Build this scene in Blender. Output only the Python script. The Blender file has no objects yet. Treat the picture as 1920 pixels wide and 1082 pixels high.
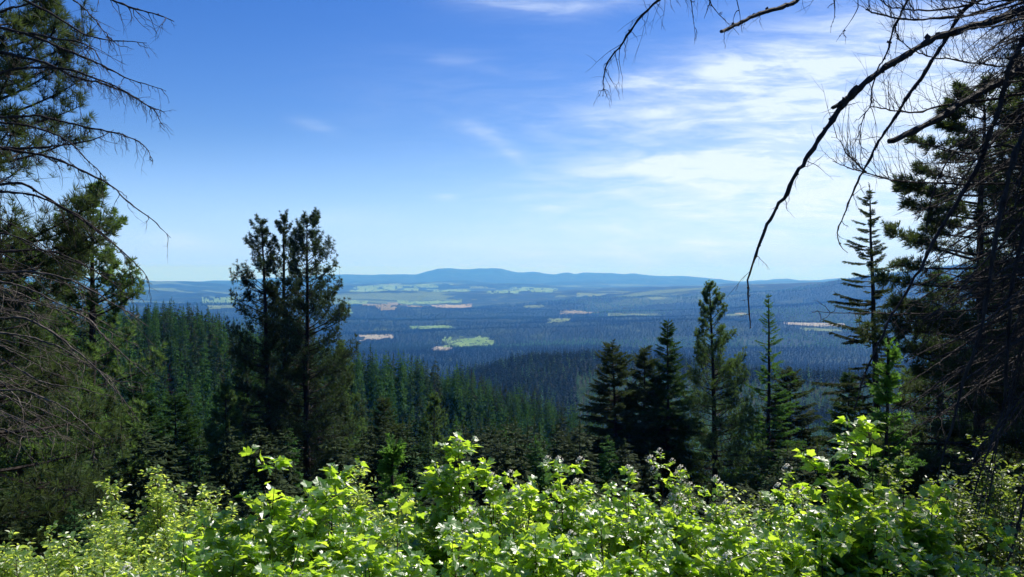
import bpy, math, random
import numpy as np
from mathutils import Matrix, Vector

random.seed(7)
RNG = np.random.default_rng(11)
S = bpy.context.scene
COL = S.collection
R_ = math.radians

# ------------------------------------------------------------------ camera
F = 1507.0            # focal length in photograph pixels (1920 wide)
HOR = 516.0           # eye level in the photograph
PITCH = math.atan((541 - HOR) / F)
cam = bpy.data.cameras.new('camera')
cam.lens = 36 * F / 1920
cam.clip_start = 0.05
cam.clip_end = 200000
co = bpy.data.objects.new('camera', cam)
COL.objects.link(co)
co.location = (0, 0, 0)
co.rotation_euler = (math.pi / 2 - PITCH, 0, 0)
S.camera = co
# ------------------------------------------------------------------ light
SUN_AZ, SUN_EL = 42.0, 50.0          # azimuth clockwise from the view direction
SKY_STRENGTH = 0.075
world = bpy.data.worlds.new('World')
S.world = world
world.use_nodes = True
sun = bpy.data.lights.new('sun', 'SUN')
sun.energy = 5.0
sun.angle = R_(0.53)
sun.color = (1.0, 0.95, 0.86)
so = bpy.data.objects.new('sun', sun)
COL.objects.link(so)
sd = Vector((math.sin(R_(SUN_AZ)) * math.cos(R_(SUN_EL)), math.cos(R_(SUN_AZ)) * math.cos(R_(SUN_EL)), math.sin(R_(SUN_EL))))
so.rotation_euler = sd.to_track_quat('Z', 'Y').to_euler()
S.view_settings.view_transform = 'Standard'
S.view_settings.look = 'None'
S.view_settings.exposure = 0.62
S.view_settings.gamma = 1
S.view_settings.use_curve_mapping = False
S.cycles.max_bounces = 7
S.cycles.diffuse_bounces = 2
S.cycles.glossy_bounces = 1
S.cycles.transmission_bounces = 3
S.cycles.volume_bounces = 0
S.cycles.transparent_max_bounces = 4
S.cycles.use_denoising = True
S.cycles.sample_clamp_indirect = 4


class NT:
    """small helper to write node trees"""
    def __init__(s, tree):
        s.t = tree
        tree.nodes.clear()

    def n(s, typ, _props=None, **inp):
        nd = s.t.nodes.new(typ)
        for k, v in (_props or {}).items():
            setattr(nd, k, v)
        for k, v in inp.items():
            key = int(k[1:]) if k[0] == 'i' and k[1:].isdigit() else k.replace('_', ' ')
            s.set(nd, key, v)
        return nd

    def set(s, nd, key, v):
        sk = nd.inputs[key]
        if isinstance(v, bpy.types.NodeSocket):
            s.t.links.new(v, sk)
        elif isinstance(v, bpy.types.Node):
            s.t.links.new(v.outputs[0], sk)
        else:
            sk.default_value = v

    def math(s, op, a, b=0.0, c=0.0, clamp=False):
        nd = s.n('ShaderNodeMath', {'operation': op, 'use_clamp': clamp})
        s.set(nd, 0, a); s.set(nd, 1, b); s.set(nd, 2, c)
        return nd.outputs[0]

    def noise(s, vec, scale, detail=4, rough=.55, dist=0.0):
        nd = s.n('ShaderNodeTexNoise', Scale=scale, Detail=detail, Roughness=rough, Distortion=dist)
        if vec is not None:
            s.set(nd, 'Vector', vec)
        return nd.outputs['Fac']

    def ramp(s, fac, stops, interp='LINEAR'):
        nd = s.n('ShaderNodeValToRGB')
        cr = nd.color_ramp
        cr.interpolation = interp
        while len(cr.elements) < len(stops):
            cr.elements.new(0.5)
        for e, (p, c) in zip(cr.elements, stops):
            e.position = p
            e.color = (*c, 1) if len(c) == 3 else c
        s.set(nd, 0, fac)
        return nd.outputs[0]

    def mix(s, fac, a, b):
        nd = s.n('ShaderNodeMix', {'data_type': 'RGBA'})
        s.set(nd, 0, fac)
        for k, v in ((6, a), (7, b)):
            s.set(nd, k, (*v, 1) if isinstance(v, tuple) and len(v) == 3 else v)
        return nd.outputs[2]

    def smooth(s, v, a, b):
        nd = s.n('ShaderNodeMapRange', {'interpolation_type': 'SMOOTHSTEP'})
        s.set(nd, 0, v); s.set(nd, 1, a); s.set(nd, 2, b)
        return nd.outputs[0]


# sky: physical sky plus thin cirrus far above everything
W = NT(world.node_tree)
sky = W.n('ShaderNodeTexSky', {'sky_type': 'NISHITA', 'sun_disc': False, 'sun_elevation': R_(SUN_EL),
                              'sun_rotation': R_(SUN_AZ), 'altitude': 1400, 'air_density': 1.0,
                              'dust_density': 0.55, 'ozone_density': 2.6})
tc = W.n('ShaderNodeTexCoord')
sep = W.n('ShaderNodeSeparateXYZ', Vector=tc.outputs['Generated'])
ymax = W.math('MAXIMUM', sep.outputs[1], 0.05)
U = W.math('DIVIDE', sep.outputs[0], ymax)          # tangent of azimuth
V = W.math('DIVIDE', sep.outputs[2], ymax)          # tangent of elevation
front = W.smooth(sep.outputs[1], 0.05, 0.35)


def uv_of(px, py):
    return (px - 960) / F, (HOR - py) / F


def streak(px, py, lx, ly, ang, strength):
    """soft elongated patch of sky, centre and half sizes in photograph pixels"""
    cu, cv = uv_of(px, py)
    a = R_(ang)
    du = W.math('SUBTRACT', U, cu); dv = W.math('SUBTRACT', V, cv)
    p = W.math('ADD', W.math('MULTIPLY', du, math.cos(a)), W.math('MULTIPLY', dv, math.sin(a)))
    q = W.math('SUBTRACT', W.math('MULTIPLY', dv, math.cos(a)), W.math('MULTIPLY', du, math.sin(a)))
    p = W.math('MULTIPLY', p, F / lx); q = W.math('MULTIPLY', q, F / ly)
    r2 = W.math('ADD', W.math('MULTIPLY', p, p), W.math('MULTIPLY', q, q))
    g = W.math('EXPONENT', W.math('MULTIPLY', r2, -1.0))
    return W.math('MULTIPLY', g, strength)


uvw = W.n('ShaderNodeCombineXYZ', X=U, Y=V, Z=0.0)
mp = W.n('ShaderNodeMapping', Vector=uvw, Rotation=(0, 0, R_(-14)), Scale=(1.9, 12.0, 1))
n1 = W.noise(mp, 2.1, 9, .62, .9)
mp2 = W.n('ShaderNodeMapping', Vector=uvw, Rotation=(0, 0, R_(-9)), Scale=(5.0, 26.0, 1), Location=(3.1, 1.7, 0))
n2 = W.noise(mp2, 2.4, 8, .66, .6)
fib = W.math('ADD', W.math('MULTIPLY', n1, .65), W.math('MULTIPLY', n2, .52))
fib = W.smooth(fib, .45, .80)
env = None
for st in ((1560, 190, 330, 130, 12, .95), (1330, 300, 230, 18, 7, .95), (1500, 262, 200, 12, 9, .6), (1250, 345, 200, 12, 10, .4), (1560, 360, 220, 26, 8, .5), (1420, 205, 160, 12, 12, .5), (1400, 130, 190, 45, 14, .8),
           (1500, 320, 400, 130, 10, .75), (1800, 230, 240, 240, 0, .95), (1200, 155, 60, 16, 8, .75),
           (1100, 232, 60, 16, 2, .55), (1330, 430, 420, 60, 6, .5), (905, 248, 60, 14, -25, .4),
           (585, 233, 40, 10, -15, .22), (1040, 393, 40, 8, 0, .6), (1000, 368, 60, 9, 4, .4), (833, 370, 24, 6, 0, .5),
           (1050, 0, 150, 30, 4, .7), (960, 200, 300, 130, 0, .12), (870, 122, 70, 12, -10, .2), (960, 290, 40, 12, -40, .3),
           (330, 450, 60, 14, -6, .35), (640, 410, 160, 20, 0, .15), (1210, 215, 50, 10, 3, .45)):
    g = streak(*st)
    env = g if env is None else W.math('ADD', env, g)
base_c = W.math('MULTIPLY', env, W.math('ADD', .32, W.math('MULTIPLY', fib, 1.05)))
cl = W.math('MULTIPLY', W.math('MULTIPLY', base_c, front), .72, clamp=True)
cl = W.math('MINIMUM', cl, .86)
hs = W.n('ShaderNodeHueSaturation', Hue=0.517, Saturation=1.36, Value=1.16, Color=sky.outputs[0])
low = W.smooth(V, 0.19, -0.01)
skyc = W.mix(W.math('MULTIPLY', low, 0.8), hs.outputs[0], (3.6, 6.2, 13.0))
skyc = W.mix(W.smooth(V, 0.04, 0.0), skyc, (3.9, 6.7, 19.0))
skyc = W.mix(cl, skyc, (7.9, 9.0, 10.6))
bg = W.n('ShaderNodeBackground', Color=skyc, Strength=SKY_STRENGTH)
out = W.n('ShaderNodeOutputWorld', Surface=bg)


# ------------------------------------------------------------------ mapping and noise
def ray(px, py):
    u = (px - 960) / F; v = (541 - py) / F
    c, s_ = math.cos(PITCH), math.sin(PITCH)
    return np.array([u, c + v * s_, -s_ + v * c])


def P(px, py, Y):
    """point of the place seen at a photograph pixel, Y metres ahead"""
    r = ray(px, py)
    return r * (Y / r[1])


def to_px(x, y, z):
    c, s_ = math.cos(PITCH), math.sin(PITCH)
    d = y * c - z * s_
    up = y * s_ + z * c
    d = np.maximum(d, 1e-3)
    return 960 + F * x / d, 541 - F * up / d


_TAB = np.random.default_rng(5).random((256, 256))


def vnoise(x, y):
    xi = np.floor(x).astype(int); yi = np.floor(y).astype(int)
    fx = x - xi; fy = y - yi
    fx = fx * fx * (3 - 2 * fx); fy = fy * fy * (3 - 2 * fy)
    a = _TAB[xi & 255, yi & 255]; b = _TAB[(xi + 1) & 255, yi & 255]
    c = _TAB[xi & 255, (yi + 1) & 255]; d = _TAB[(xi + 1) & 255, (yi + 1) & 255]
    return ((a * (1 - fx) + b * fx) * (1 - fy) + (c * (1 - fx) + d * fx) * fy) * 2 - 1


def fbm(x, y, L, oct=4):
    v = 0; a = 1.0
    x = x / L; y = y / L
    for i in range(oct):
        v = v + a * vnoise(x + 17.3 * i, y + 9.1 * i)
        x, y = x * 2.03 + .3 * y, y * 2.03 - .3 * x
        a *= .5
    return v


# ------------------------------------------------------------------ terrain: heights by bearing and distance from the lookout
NEAR = [(0.5, -1.65), (2, -1.8), (4, -2.3), (6, -2.95), (10, -4.1), (20, -6.9), (40, -12.5), (60, -18), (85, -24.5), (100, -28)]
MID = {  # px : [(distance, height relative to eye)]
    -900: [(150, -36), (250, -38), (400, -20), (600, -10)],
    0: [(150, -42), (250, -54), (330, -46), (460, -36), (560, -42), (800, -130)],
    300: [(150, -46), (200, -57), (260, -62), (330, -52), (400, -38), (460, -30), (520, -38), (700, -130), (1000, -260)],
    450: [(150, -47), (200, -60), (260, -66), (330, -54), (430, -38), (500, -48), (700, -140), (1000, -265)],
    600: [(150, -48), (200, -64), (250, -74), (320, -70), (420, -56), (490, -66), (700, -150), (1000, -270)],
    750: [(150, -49), (200, -67), (250, -82), (320, -79), (420, -63), (490, -74), (700, -155), (1000, -270)],
    860: [(150, -50), (200, -70), (250, -87), (320, -85), (420, -68), (500, -82), (700, -160), (1000, -265)],
    1000: [(150, -50), (200, -72), (250, -92), (320, -93), (420, -80), (500, -95), (700, -165), (1000, -245)],
    1100: [(150, -50), (250, -94), (330, -100), (420, -92), (520, -112), (700, -165), (1000, -235), (1300, -240)],
    1250: [(150, -50), (250, -90), (400, -128), (600, -168), (900, -215), (1300, -240)],
    1450: [(150, -50), (250, -88), (400, -124), (600, -164), (850, -204), (1300, -232)],
    1650: [(150, -48), (250, -84), (400, -118), (600, -158), (850, -200), (1300, -230)],
    1920: [(150, -42), (250, -70), (400, -100), (700, -150), (1000, -190), (1300, -220)],
    2800: [(150, -36), (250, -50), (400, -60), (700, -80), (1000, -120)],
}
FAR = {  # px : [(distance, photograph row of the ground)]
    -900: [(2000, 700), (4500, 640), (9000, 580), (15000, 553), (22000, 530), (26000, 540)],
    0: [(2000, 850), (3000, 740), (4500, 668), (6000, 628), (8000, 600), (11000, 577), (15000, 560), (18000, 550), (22000, 532), (25000, 540)],
    300: [(2000, 850), (3000, 740), (4500, 668), (6000, 628), (8000, 600), (11000, 577), (15000, 560), (18000, 551), (22000, 533), (25000, 541)],
    450: [(2000, 850), (3000, 740), (4500, 668), (6000, 628), (8000, 600), (11000, 577), (15000, 560), (18000, 552), (22000, 543), (25000, 541)],
    600: [(2000, 850), (3000, 735), (4500, 668), (5500, 645), (6500, 622), (7500, 604), (9000, 589), (10500, 575), (12000, 573), (15000, 560), (20000, 545), (26000, 536)],
    750: [(2000, 830), (3000, 735), (4500, 668), (5500, 645), (6500, 621), (7500, 603), (9000, 589), (10500, 573), (12000, 571), (15000, 560), (20000, 545), (26000, 535)],
    860: [(1800, 702), (2100, 715), (3000, 745), (4500, 664), (5500, 642), (6500, 620), (7500, 604), (9000, 589), (10500, 574), (12500, 570), (15000, 558), (20000, 545), (26000, 535)],
    1000: [(1300, 740), (1800, 672), (2100, 690), (3000, 735), (4500, 667), (6000, 628), (7500, 606), (9000, 588), (12000, 564), (15000, 551), (18000, 546), (24000, 537)],
    1100: [(1800, 666), (2100, 685), (3000, 735), (4500, 667), (6000, 628), (7500, 606), (9000, 588), (12000, 558), (14500, 547), (18000, 547), (24000, 537)],
    1250: [(1500, 735), (1800, 674), (2100, 690), (3000, 735), (4500, 668), (5500, 645), (7000, 610), (8500, 594), (11000, 566), (13000, 545), (17000, 547), (24000, 538)],
    1450: [(1500, 745), (1800, 694), (2100, 705), (3000, 738), (4500, 668), (6000, 628), (7500, 604), (9500, 574), (11500, 547), (13000, 534), (16000, 541), (24000, 538)],
    1650: [(1500, 742), (1800, 692), (2100, 705), (3000, 735), (4500, 668), (6000, 628), (7500, 600), (9500, 562), (11500, 528), (12500, 513), (15000, 528), (24000, 536)],
    1920: [(1800, 690), (3000, 700), (4500, 655), (6000, 620), (7500, 590), (9500, 550), (12000, 505), (15000, 525), (24000, 535)],
    2800: [(1800, 660), (4500, 620), (7500, 570), (12000, 500), (15000, 520), (24000, 535)],
}
SKYL = [(-900, 525), (240, 520), (270, 526), (300, 530), (360, 530), (400, 527), (450, 526), (560, 520), (640, 517), (700, 517), (780, 515),
        (798, 510), (820, 504), (860, 504), (885, 503), (900, 501), (920, 500.5), (940, 502), (960, 507), (1000, 509), (1020, 512), (1040, 513),
        (1056, 510), (1068, 510), (1080, 513), (1094, 510), (1120, 512), (1160, 513), (1190, 512), (1230, 517), (1300, 520), (1350, 522),
        (1392, 529), (1420, 528), (1450, 523), (1475, 521), (1520, 525), (1600, 523), (1800, 518), (2800, 520)]
_cols = sorted(MID)
_caz = np.array([math.atan((c - 960) / F) for c in _cols])
_LD = np.linspace(math.log(0.5), math.log(120000), 900)
_G = []
for c in _cols:
    pts = list(NEAR) + [p for p in MID[c]]
    last = pts[-1][0]
    pts += [(d, (HOR - py) / F * d) for d, py in FAR[c] if d > last * 1.05]
    pts += [(29000, (HOR - 533) / F * 29000), (40000, -420), (48000, -450), (120000, -900)]
    zz = np.interp(_LD, np.log([p[0] for p in pts]), [p[1] for p in pts])
    for _ in range(3):
        zz[1:-1] = (zz[:-2] + 2 * zz[1:-1] + zz[2:]) / 4
    _G.append(zz)
_G = np.array(_G)
_saz = np.array([math.atan((a - 960) / F) for a, b in SKYL])
_sz = np.array([(HOR - b) / F * 35000 for a, b in SKYL])


def height(x, y, rough=True):
    x = np.asarray(x, float); y = np.asarray(y, float)
    d = np.maximum(np.hypot(x, y), .5)
    az = np.arctan2(x, y)
    azc = np.clip(az, _caz[0], _caz[-1])
    j = np.clip(np.searchsorted(_caz, azc) - 1, 0, len(_caz) - 2)
    t = (azc - _caz[j]) / (_caz[j + 1] - _caz[j])
    t = t * t * (3 - 2 * t) * .5 + t * .5
    g = (np.log(d) - _LD[0]) / (_LD[1] - _LD[0])
    i = np.clip(g.astype(int), 0, len(_LD) - 2); s_ = np.clip(g - i, 0, 1)
    z = (_G[j, i] * (1 - s_) + _G[j, i + 1] * s_) * (1 - t) + (_G[j + 1, i] * (1 - s_) + _G[j + 1, i + 1] * s_) * t
    st = np.interp(azc, _saz, _sz)
    r = np.exp(-((d - 35000) / 3800.0) ** 2)
    z = z + np.maximum(st - z, 0) * r
    # behind the lookout the hillside climbs
    b = np.clip((np.abs(az) - 1.3) / .8, 0, 1)
    b = b * b * (3 - 2 * b)
    z = z * (1 - b) + b * (-1.65 + np.minimum(d, 400) * .22)
    if rough:
        z = z + .12 * np.clip(d / 6, 0, 1) * fbm(x, y, 3.0, 2)
        z = z + 1.2 * np.clip((d - 60) / 200, 0, 1) * fbm(x, y, 60, 3)
        z = z + 5.0 * np.clip((d - 700) / 2500, 0, 1) * fbm(x + 900, y, 420, 3)
        w = np.clip((d - 3000) / 6000, 0, 1)
        z = z + 26 * w * fbm(x, y + 4000, 1900, 4) * (1 - .8 * r)
        z = z + 55 * np.clip((d - 8000) / 8000, 0, 1) * fbm(x, y, 4200, 4) * (1 - .85 * r)
        ra_ = 92 * np.clip((d - 3600) / 3500, 0, 1) * (1 - r)
        z = z + ra_ * fbm(x * .42 + 700, y, 1700, 3) + 60 * r * fbm(x, y * .3, 1500, 3)
        z = z + 40 * np.clip((d - 9000) / 6000, 0, 1) * (1 - r) * (1 - np.abs(fbm(x * .45, y + 300, 2600, 3)))
    return z


def hz(x, y):
    return float(height(np.array([x]), np.array([y]))[0])


# ------------------------------------------------------------------ mesh helpers
class MB:
    def __init__(s):
        s.v = []; s.f = []; s.m = []; s.n = 0

    def add(s, v, f, mi=0):
        v = np.asarray(v, float).reshape(-1, 3); f = np.asarray(f, int).reshape(-1, 3)
        s.v.append(v); s.f.append(f + s.n); s.m.append(np.full(len(f), mi)); s.n += len(v)

    def build(s, name, mats, parent=None, smooth=False, link=True):
        me = bpy.data.meshes.new(name)
        v = np.concatenate(s.v); f = np.concatenate(s.f); m = np.concatenate(s.m)
        me.vertices.add(len(v)); me.vertices.foreach_set('co', v.ravel())
        me.loops.add(len(f) * 3); me.loops.foreach_set('vertex_index', f.ravel().astype(np.int32))
        me.polygons.add(len(f))
        me.polygons.foreach_set('loop_start', np.arange(0, len(f) * 3, 3, dtype=np.int32))
        me.polygons.foreach_set('loop_total', np.full(len(f), 3, dtype=np.int32))
        for mt in (mats if isinstance(mats, (list, tuple)) else [mats]):
            me.materials.append(mt)
        me.polygons.foreach_set('material_index', m.astype(np.int32))
        me.polygons.foreach_set('use_smooth', np.full(len(f), smooth))
        me.update()
        o = bpy.data.objects.new(name, me)
        if link:
            COL.objects.link(o)
        if parent is not None:
            o.parent = parent
        return o


def tubes(mb, pts, rad, sides=5, mi=0, cap=True):
    """pts (N,K,3), rad (N,K): N tubes at once"""
    pts = np.asarray(pts, float); rad = np.asarray(rad, float)
    if pts.ndim == 2:
        pts = pts[None]; rad = rad[None]
    N, K, _ = pts.shape
    tan = np.gradient(pts, axis=1)
    tan /= np.linalg.norm(tan, axis=2, keepdims=True) + 1e-9
    mean = tan.mean(1)
    ref = np.where(np.abs(mean[:, 2:3]) > .75, np.array([[1., 0, 0]]), np.array([[0, 0, 1.]]))
    n1 = np.cross(tan, ref[:, None, :]); n1 /= np.linalg.norm(n1, axis=2, keepdims=True) + 1e-9
    n2 = np.cross(tan, n1)
    a = np.arange(sides) / sides * 2 * np.pi
    ring = pts[:, :, None, :] + rad[:, :, None, None] * (np.cos(a)[None, None, :, None] * n1[:, :, None, :] + np.sin(a)[None, None, :, None] * n2[:, :, None, :])
    V_ = ring.reshape(-1, 3)
    k = np.arange(K - 1)[:, None]; q = np.arange(sides)[None]
    i0 = k * sides + q; i1 = k * sides + (q + 1) % sides
    f = np.stack([np.stack([i0, i0 + sides, i1], -1), np.stack([i1, i0 + sides, i1 + sides], -1)], 2).reshape(-1, 3)
    if cap:
        c0 = (K - 1) * sides
        f = np.concatenate([f, np.array([[c0, c0 + j, c0 + j + 1] for j in range(1, sides - 1)])])
    f = (f[None] + (np.arange(N) * K * sides)[:, None, None]).reshape(-1, 3)
    mb.add(V_, f, mi)


def inst(mb, pv, pf, M, T, mi=0):
    """copies of a small shape by matrices M (N,3,3; columns are its axes) and offsets T (N,3)"""
    M = np.asarray(M); T = np.asarray(T)
    if len(T) == 0:
        return
    v = np.einsum('nij,vj->nvi', M, pv) + T[:, None, :]
    f = pf[None] + (np.arange(len(T)) * len(pv))[:, None, None]
    mb.add(v.reshape(-1, 3), f.reshape(-1, 3), mi)


def unit(v):
    v = np.asarray(v, float)
    return v / (np.linalg.norm(v, axis=-1, keepdims=True) + 1e-9)


def frames(x_dir, up, scale):
    """matrices whose first axis is x_dir and third is near up"""
    x = unit(x_dir); y = unit(np.cross(up, x)); z = np.cross(x, y)
    return np.stack([x, y, z], -1) * np.asarray(scale).reshape(-1, 1, 1)


def catmull(pts, n):
    p = np.asarray(pts, float)
    seg = np.r_[0, np.cumsum(np.linalg.norm(np.diff(p, axis=0), axis=1))]
    p2 = np.vstack([2 * p[0] - p[1], p, 2 * p[-1] - p[-2]])
    out_ = []
    for s_ in np.linspace(0, seg[-1], n):
        i = min(np.searchsorted(seg, s_, side='right') - 1, len(p) - 2)
        t = (s_ - seg[i]) / max(seg[i + 1] - seg[i], 1e-9)
        a, b, c, d = p2[i], p2[i + 1], p2[i + 2], p2[i + 3]
        out_.append(.5 * ((2 * b) + (c - a) * t + (2 * a - 5 * b + 4 * c - d) * t * t + (3 * b - a - 3 * c + d) * t ** 3))
    return np.array(out_)


def empty(name, loc, label, cat, group=None):
    o = bpy.data.objects.new(name, None)
    o.empty_display_size = .3
    COL.objects.link(o)
    o.location = loc
    tag(o, label, cat, group)
    return o


def tag(o, label=None, cat=None, group=None, kind=None):
    if label: o['label'] = label
    if cat: o['category'] = cat
    if group: o['group'] = group
    if kind: o['kind'] = kind
    return o


# ------------------------------------------------------------------ materials
def newmat(name):
    m = bpy.data.materials.new(name)
    m.use_nodes = True
    return m, NT(m.node_tree)


def leaf_mat(name, cols, trans, tw=.5, rough=.45, gloss=.35, patch=None, ior=1.5):
    m, t = newmat(name)
    g = t.n('ShaderNodeNewGeometry')
    oi = t.n('ShaderNodeObjectInfo')
    tcx = t.n('ShaderNodeTexCoord')
    r = t.math('FRACT', t.math('ADD', g.outputs['Random Per Island'], oi.outputs['Random']))
    n = len(cols)
    c = t.ramp(r, [(i / max(n - 1, 1), cols[i]) for i in range(n)])
    vn = t.noise(tcx.outputs['Object'], 60, 2, .6)
    c = t.mix(t.math('MULTIPLY', t.smooth(vn, .4, .7), .35), c, tuple(x * .6 for x in cols[0]))
    if patch:
        pn = t.noise(tcx.outputs['Object'], patch[0], 2, .5)
        c = t.mix(t.smooth(pn, .5, .68), c, patch[1])
    p = t.n('ShaderNodeBsdfPrincipled', Base_Color=c, Roughness=rough)
    p.inputs['Specular IOR Level'].default_value = gloss
    p.inputs['IOR'].default_value = ior
    tr = t.n('ShaderNodeBsdfTranslucent', Color=(*trans, 1))
    if n > 1:
        t.set(tr, 'Color', t.mix(r, tuple(x * .75 for x in trans), tuple(min(1, x * 1.2) for x in trans)))
    mx = t.n('ShaderNodeMixShader')
    t.set(mx, 0, tw); t.set(mx, 1, p); t.set(mx, 2, tr)
    t.n('ShaderNodeOutputMaterial', Surface=mx)
    return m


def bark_mat(name, a, b, scale=6):
    m, t = newmat(name)
    tcx = t.n('ShaderNodeTexCoord')
    mpx = t.n('ShaderNodeMapping', Vector=tcx.outputs['Object'], Scale=(1, 1, .25))
    n = t.noise(mpx, scale, 6, .65)
    c = t.ramp(n, [(.35, a), (.65, b)])
    bmp = t.n('ShaderNodeBump', Strength=.7, Distance=.03, Height=n)
    p = t.n('ShaderNodeBsdfPrincipled', Base_Color=c, Roughness=.85, Normal=bmp)
    p.inputs['Specular IOR Level'].default_value = .25
    t.n('ShaderNodeOutputMaterial', Surface=p)
    return m


M_shrub = leaf_mat('shrub_leaf', [(.018, .075, .010), (.032, .11, .014), (.05, .15, .018), (.08, .19, .024)], (.62, .98, .05), .54, .40, 1.0, ior=1.75)
M_shrub2 = leaf_mat('small_shrub_leaf', [(.05, .13, .02), (.085, .18, .028), (.13, .23, .035)], (.74, 1.0, .12), .57, .42, 1.0, ior=1.7)
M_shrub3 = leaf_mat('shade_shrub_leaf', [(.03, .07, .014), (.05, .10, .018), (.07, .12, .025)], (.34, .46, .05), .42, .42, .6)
M_pine = leaf_mat('pine_needle', [(.012, .032, .014), (.024, .052, .022), (.055, .090, .040)], (.09, .15, .04), .22, .6, .18)
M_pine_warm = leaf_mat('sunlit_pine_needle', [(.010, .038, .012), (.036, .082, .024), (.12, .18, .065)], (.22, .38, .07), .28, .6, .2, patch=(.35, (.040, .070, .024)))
M_pine_near = leaf_mat('long_pine_needle', [(.018, .040, .016), (.032, .060, .022), (.06, .085, .032)], (.12, .18, .04), .3, .6, .2)
M_fir = leaf_mat('fir_needle', [(.012, .044, .009), (.021, .066, .013), (.038, .092, .020)], (.09, .22, .03), .2, .7, .1)
M_fir_olive = leaf_mat('olive_fir_needle', [(.012, .028, .010), (.026, .048, .014), (.055, .080, .024)], (.10, .16, .03), .25, .7, .1)
M_larch = leaf_mat('larch_needle', [(.026, .090, .014), (.042, .12, .018), (.07, .15, .028)], (.17, .40, .04), .3, .7, .1)
M_far = leaf_mat('shaded_far_needle', [(.004, .013, .006), (.008, .021, .009)], (.02, .05, .015), .15, .8, .05)  # darker than the near firs: shade of backlit far crowns put into the colour
M_far_b = leaf_mat('far_olive_needle', [(.016, .038, .012), (.028, .055, .018)], (.04, .10, .03), .15, .8, .05)
M_young = leaf_mat('young_conifer_needle', [(.028, .10, .030), (.042, .13, .042), (.06, .15, .05)], (.14, .34, .07), .3, .7, .1)
M_sap = leaf_mat('sapling_needle', [(.06, .14, .022), (.08, .18, .03)], (.17, .36, .04), .42, .6, .2)
M_rust = leaf_mat('rusty_needle', [(.05, .022, .012), (.08, .036, .018)], (.10, .05, .02), .2, .7, .1)
M_petal = leaf_mat('petal', [(.74, .70, .58), (.82, .80, .70)], (.7, .66, .5), .3, .6, .2)
M_bark = bark_mat('conifer_bark', (.012, .010, .009), (.045, .034, .027))
M_dead = bark_mat('dead_wood', (.018, .014, .013), (.075, .060, .052), 25)
M_dead_lit = bark_mat('sunlit_dead_twig', (.04, .032, .028), (.20, .17, .14), 25)  # lighter dead wood: sunlight on the lower left branches put into the colour
M_stem = bark_mat('shrub_stem', (.03, .022, .014), (.08, .055, .035), 20)
M_snag = bark_mat('grey_snag', (.06, .055, .05), (.16, .15, .14), 3)


def ground_mat():
    m, t = newmat('ground')
    g = t.n('ShaderNodeNewGeometry')
    pos = g.outputs['Position']
    a = t.noise(pos, .55, 6, .6)
    b = t.noise(pos, .0032, 6, .62)
    c = t.noise(pos, .0011, 5, .6, .5)
    litter = t.ramp(a, [(.3, (.010, .014, .006)), (.55, (.022, .032, .012)), (.7, (.04, .038, .02))])
    forest = t.ramp(b, [(.35, (.006, .016, .009)), (.5, (.010, .024, .011)), (.62, (.028, .05, .020)), (.68, (.05, .08, .03))])
    ln = t.n('ShaderNodeVectorMath', {'operation': 'LENGTH'})
    t.set(ln, 0, pos)
    far = t.smooth(ln.outputs['Value'], 1500.0, 4000.0)
    col = t.mix(far, litter, forest)
    mo = t.n('ShaderNodeMapping', Vector=pos, Scale=(.5, 1, 1))
    c = t.noise(mo, .0009, 6, .6, .4)
    open_ = t.math('MULTIPLY', t.smooth(c, .555, .588), t.smooth(ln.outputs['Value'], 10000.0, 13000.0))
    open_ = t.math('MULTIPLY', open_, t.smooth(ln.outputs['Value'], 29000.0, 25000.0))
    col = t.mix(t.math('MULTIPLY', open_, .85), col, (.10, .155, .05))
    fine = t.noise(pos, .02, 4, .7)
    col = t.mix(t.math('MULTIPLY', t.smooth(fine, .45, .6), .35), col, (.012, .022, .012))
    p = t.n('ShaderNodeBsdfPrincipled', Base_Color=col, Roughness=.95)
    p.inputs['Specular IOR Level'].default_value = .1
    t.n('ShaderNodeOutputMaterial', Surface=p)
    return m


def field_mat(name, a, b, sc=.01):
    m, t = newmat(name)
    g = t.n('ShaderNodeNewGeometry')
    mpx = t.n('ShaderNodeMapping', Vector=g.outputs['Position'], Rotation=(0, 0, .6), Scale=(1, .3, 1))
    n = t.noise(mpx, sc, 5, .6)
    p = t.n('ShaderNodeBsdfPrincipled', Base_Color=t.ramp(n, [(.35, a), (.65, b)]), Roughness=.95)
    p.inputs['Specular IOR Level'].default_value = .1
    t.n('ShaderNodeOutputMaterial', Surface=p)
    return m


# ------------------------------------------------------------------ ground sheet
azs = np.concatenate([np.linspace(-math.pi, -R_(50), 26)[:-1], np.linspace(-R_(50), -R_(36), 24)[:-1],
                      np.linspace(-R_(36), R_(36), 430), np.linspace(R_(36), R_(50), 24)[1:], np.linspace(R_(50), math.pi, 26)[1:]])
ds = np.concatenate([np.geomspace(.6, 100, 50)[:-1], np.geomspace(100, 2200, 130)[:-1], np.geomspace(2200, 22000, 330)[:-1],
                     np.geomspace(22000, 41000, 110)[:-1], np.geomspace(41000, 48000, 6)])
AZ, DD = np.meshgrid(azs, ds, indexing='ij')
GX = np.sin(AZ) * DD; GY = np.cos(AZ) * DD
GZ = height(GX, GY)
v = np.stack([GX, GY, GZ], -1).reshape(-1, 3)
nA, nD = AZ.shape
i, j = np.meshgrid(np.arange(nA - 1), np.arange(nD - 1), indexing='ij')
q = (i * nD + j).ravel()
f = np.concatenate([np.stack([q, q + nD, q + 1], -1), np.stack([q + 1, q + nD, q + nD + 1], -1)])
mb = MB(); mb.add(v, f)
cfan = np.array([[0, 0, hz(0, .01)]])
mb.add(np.vstack([cfan, v[::nD]]), np.array([[0, k + 2, k + 1] for k in range(nA - 1)]))
gr = mb.build('ground', ground_mat(), smooth=True)
tag(gr, kind='structure')


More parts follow.
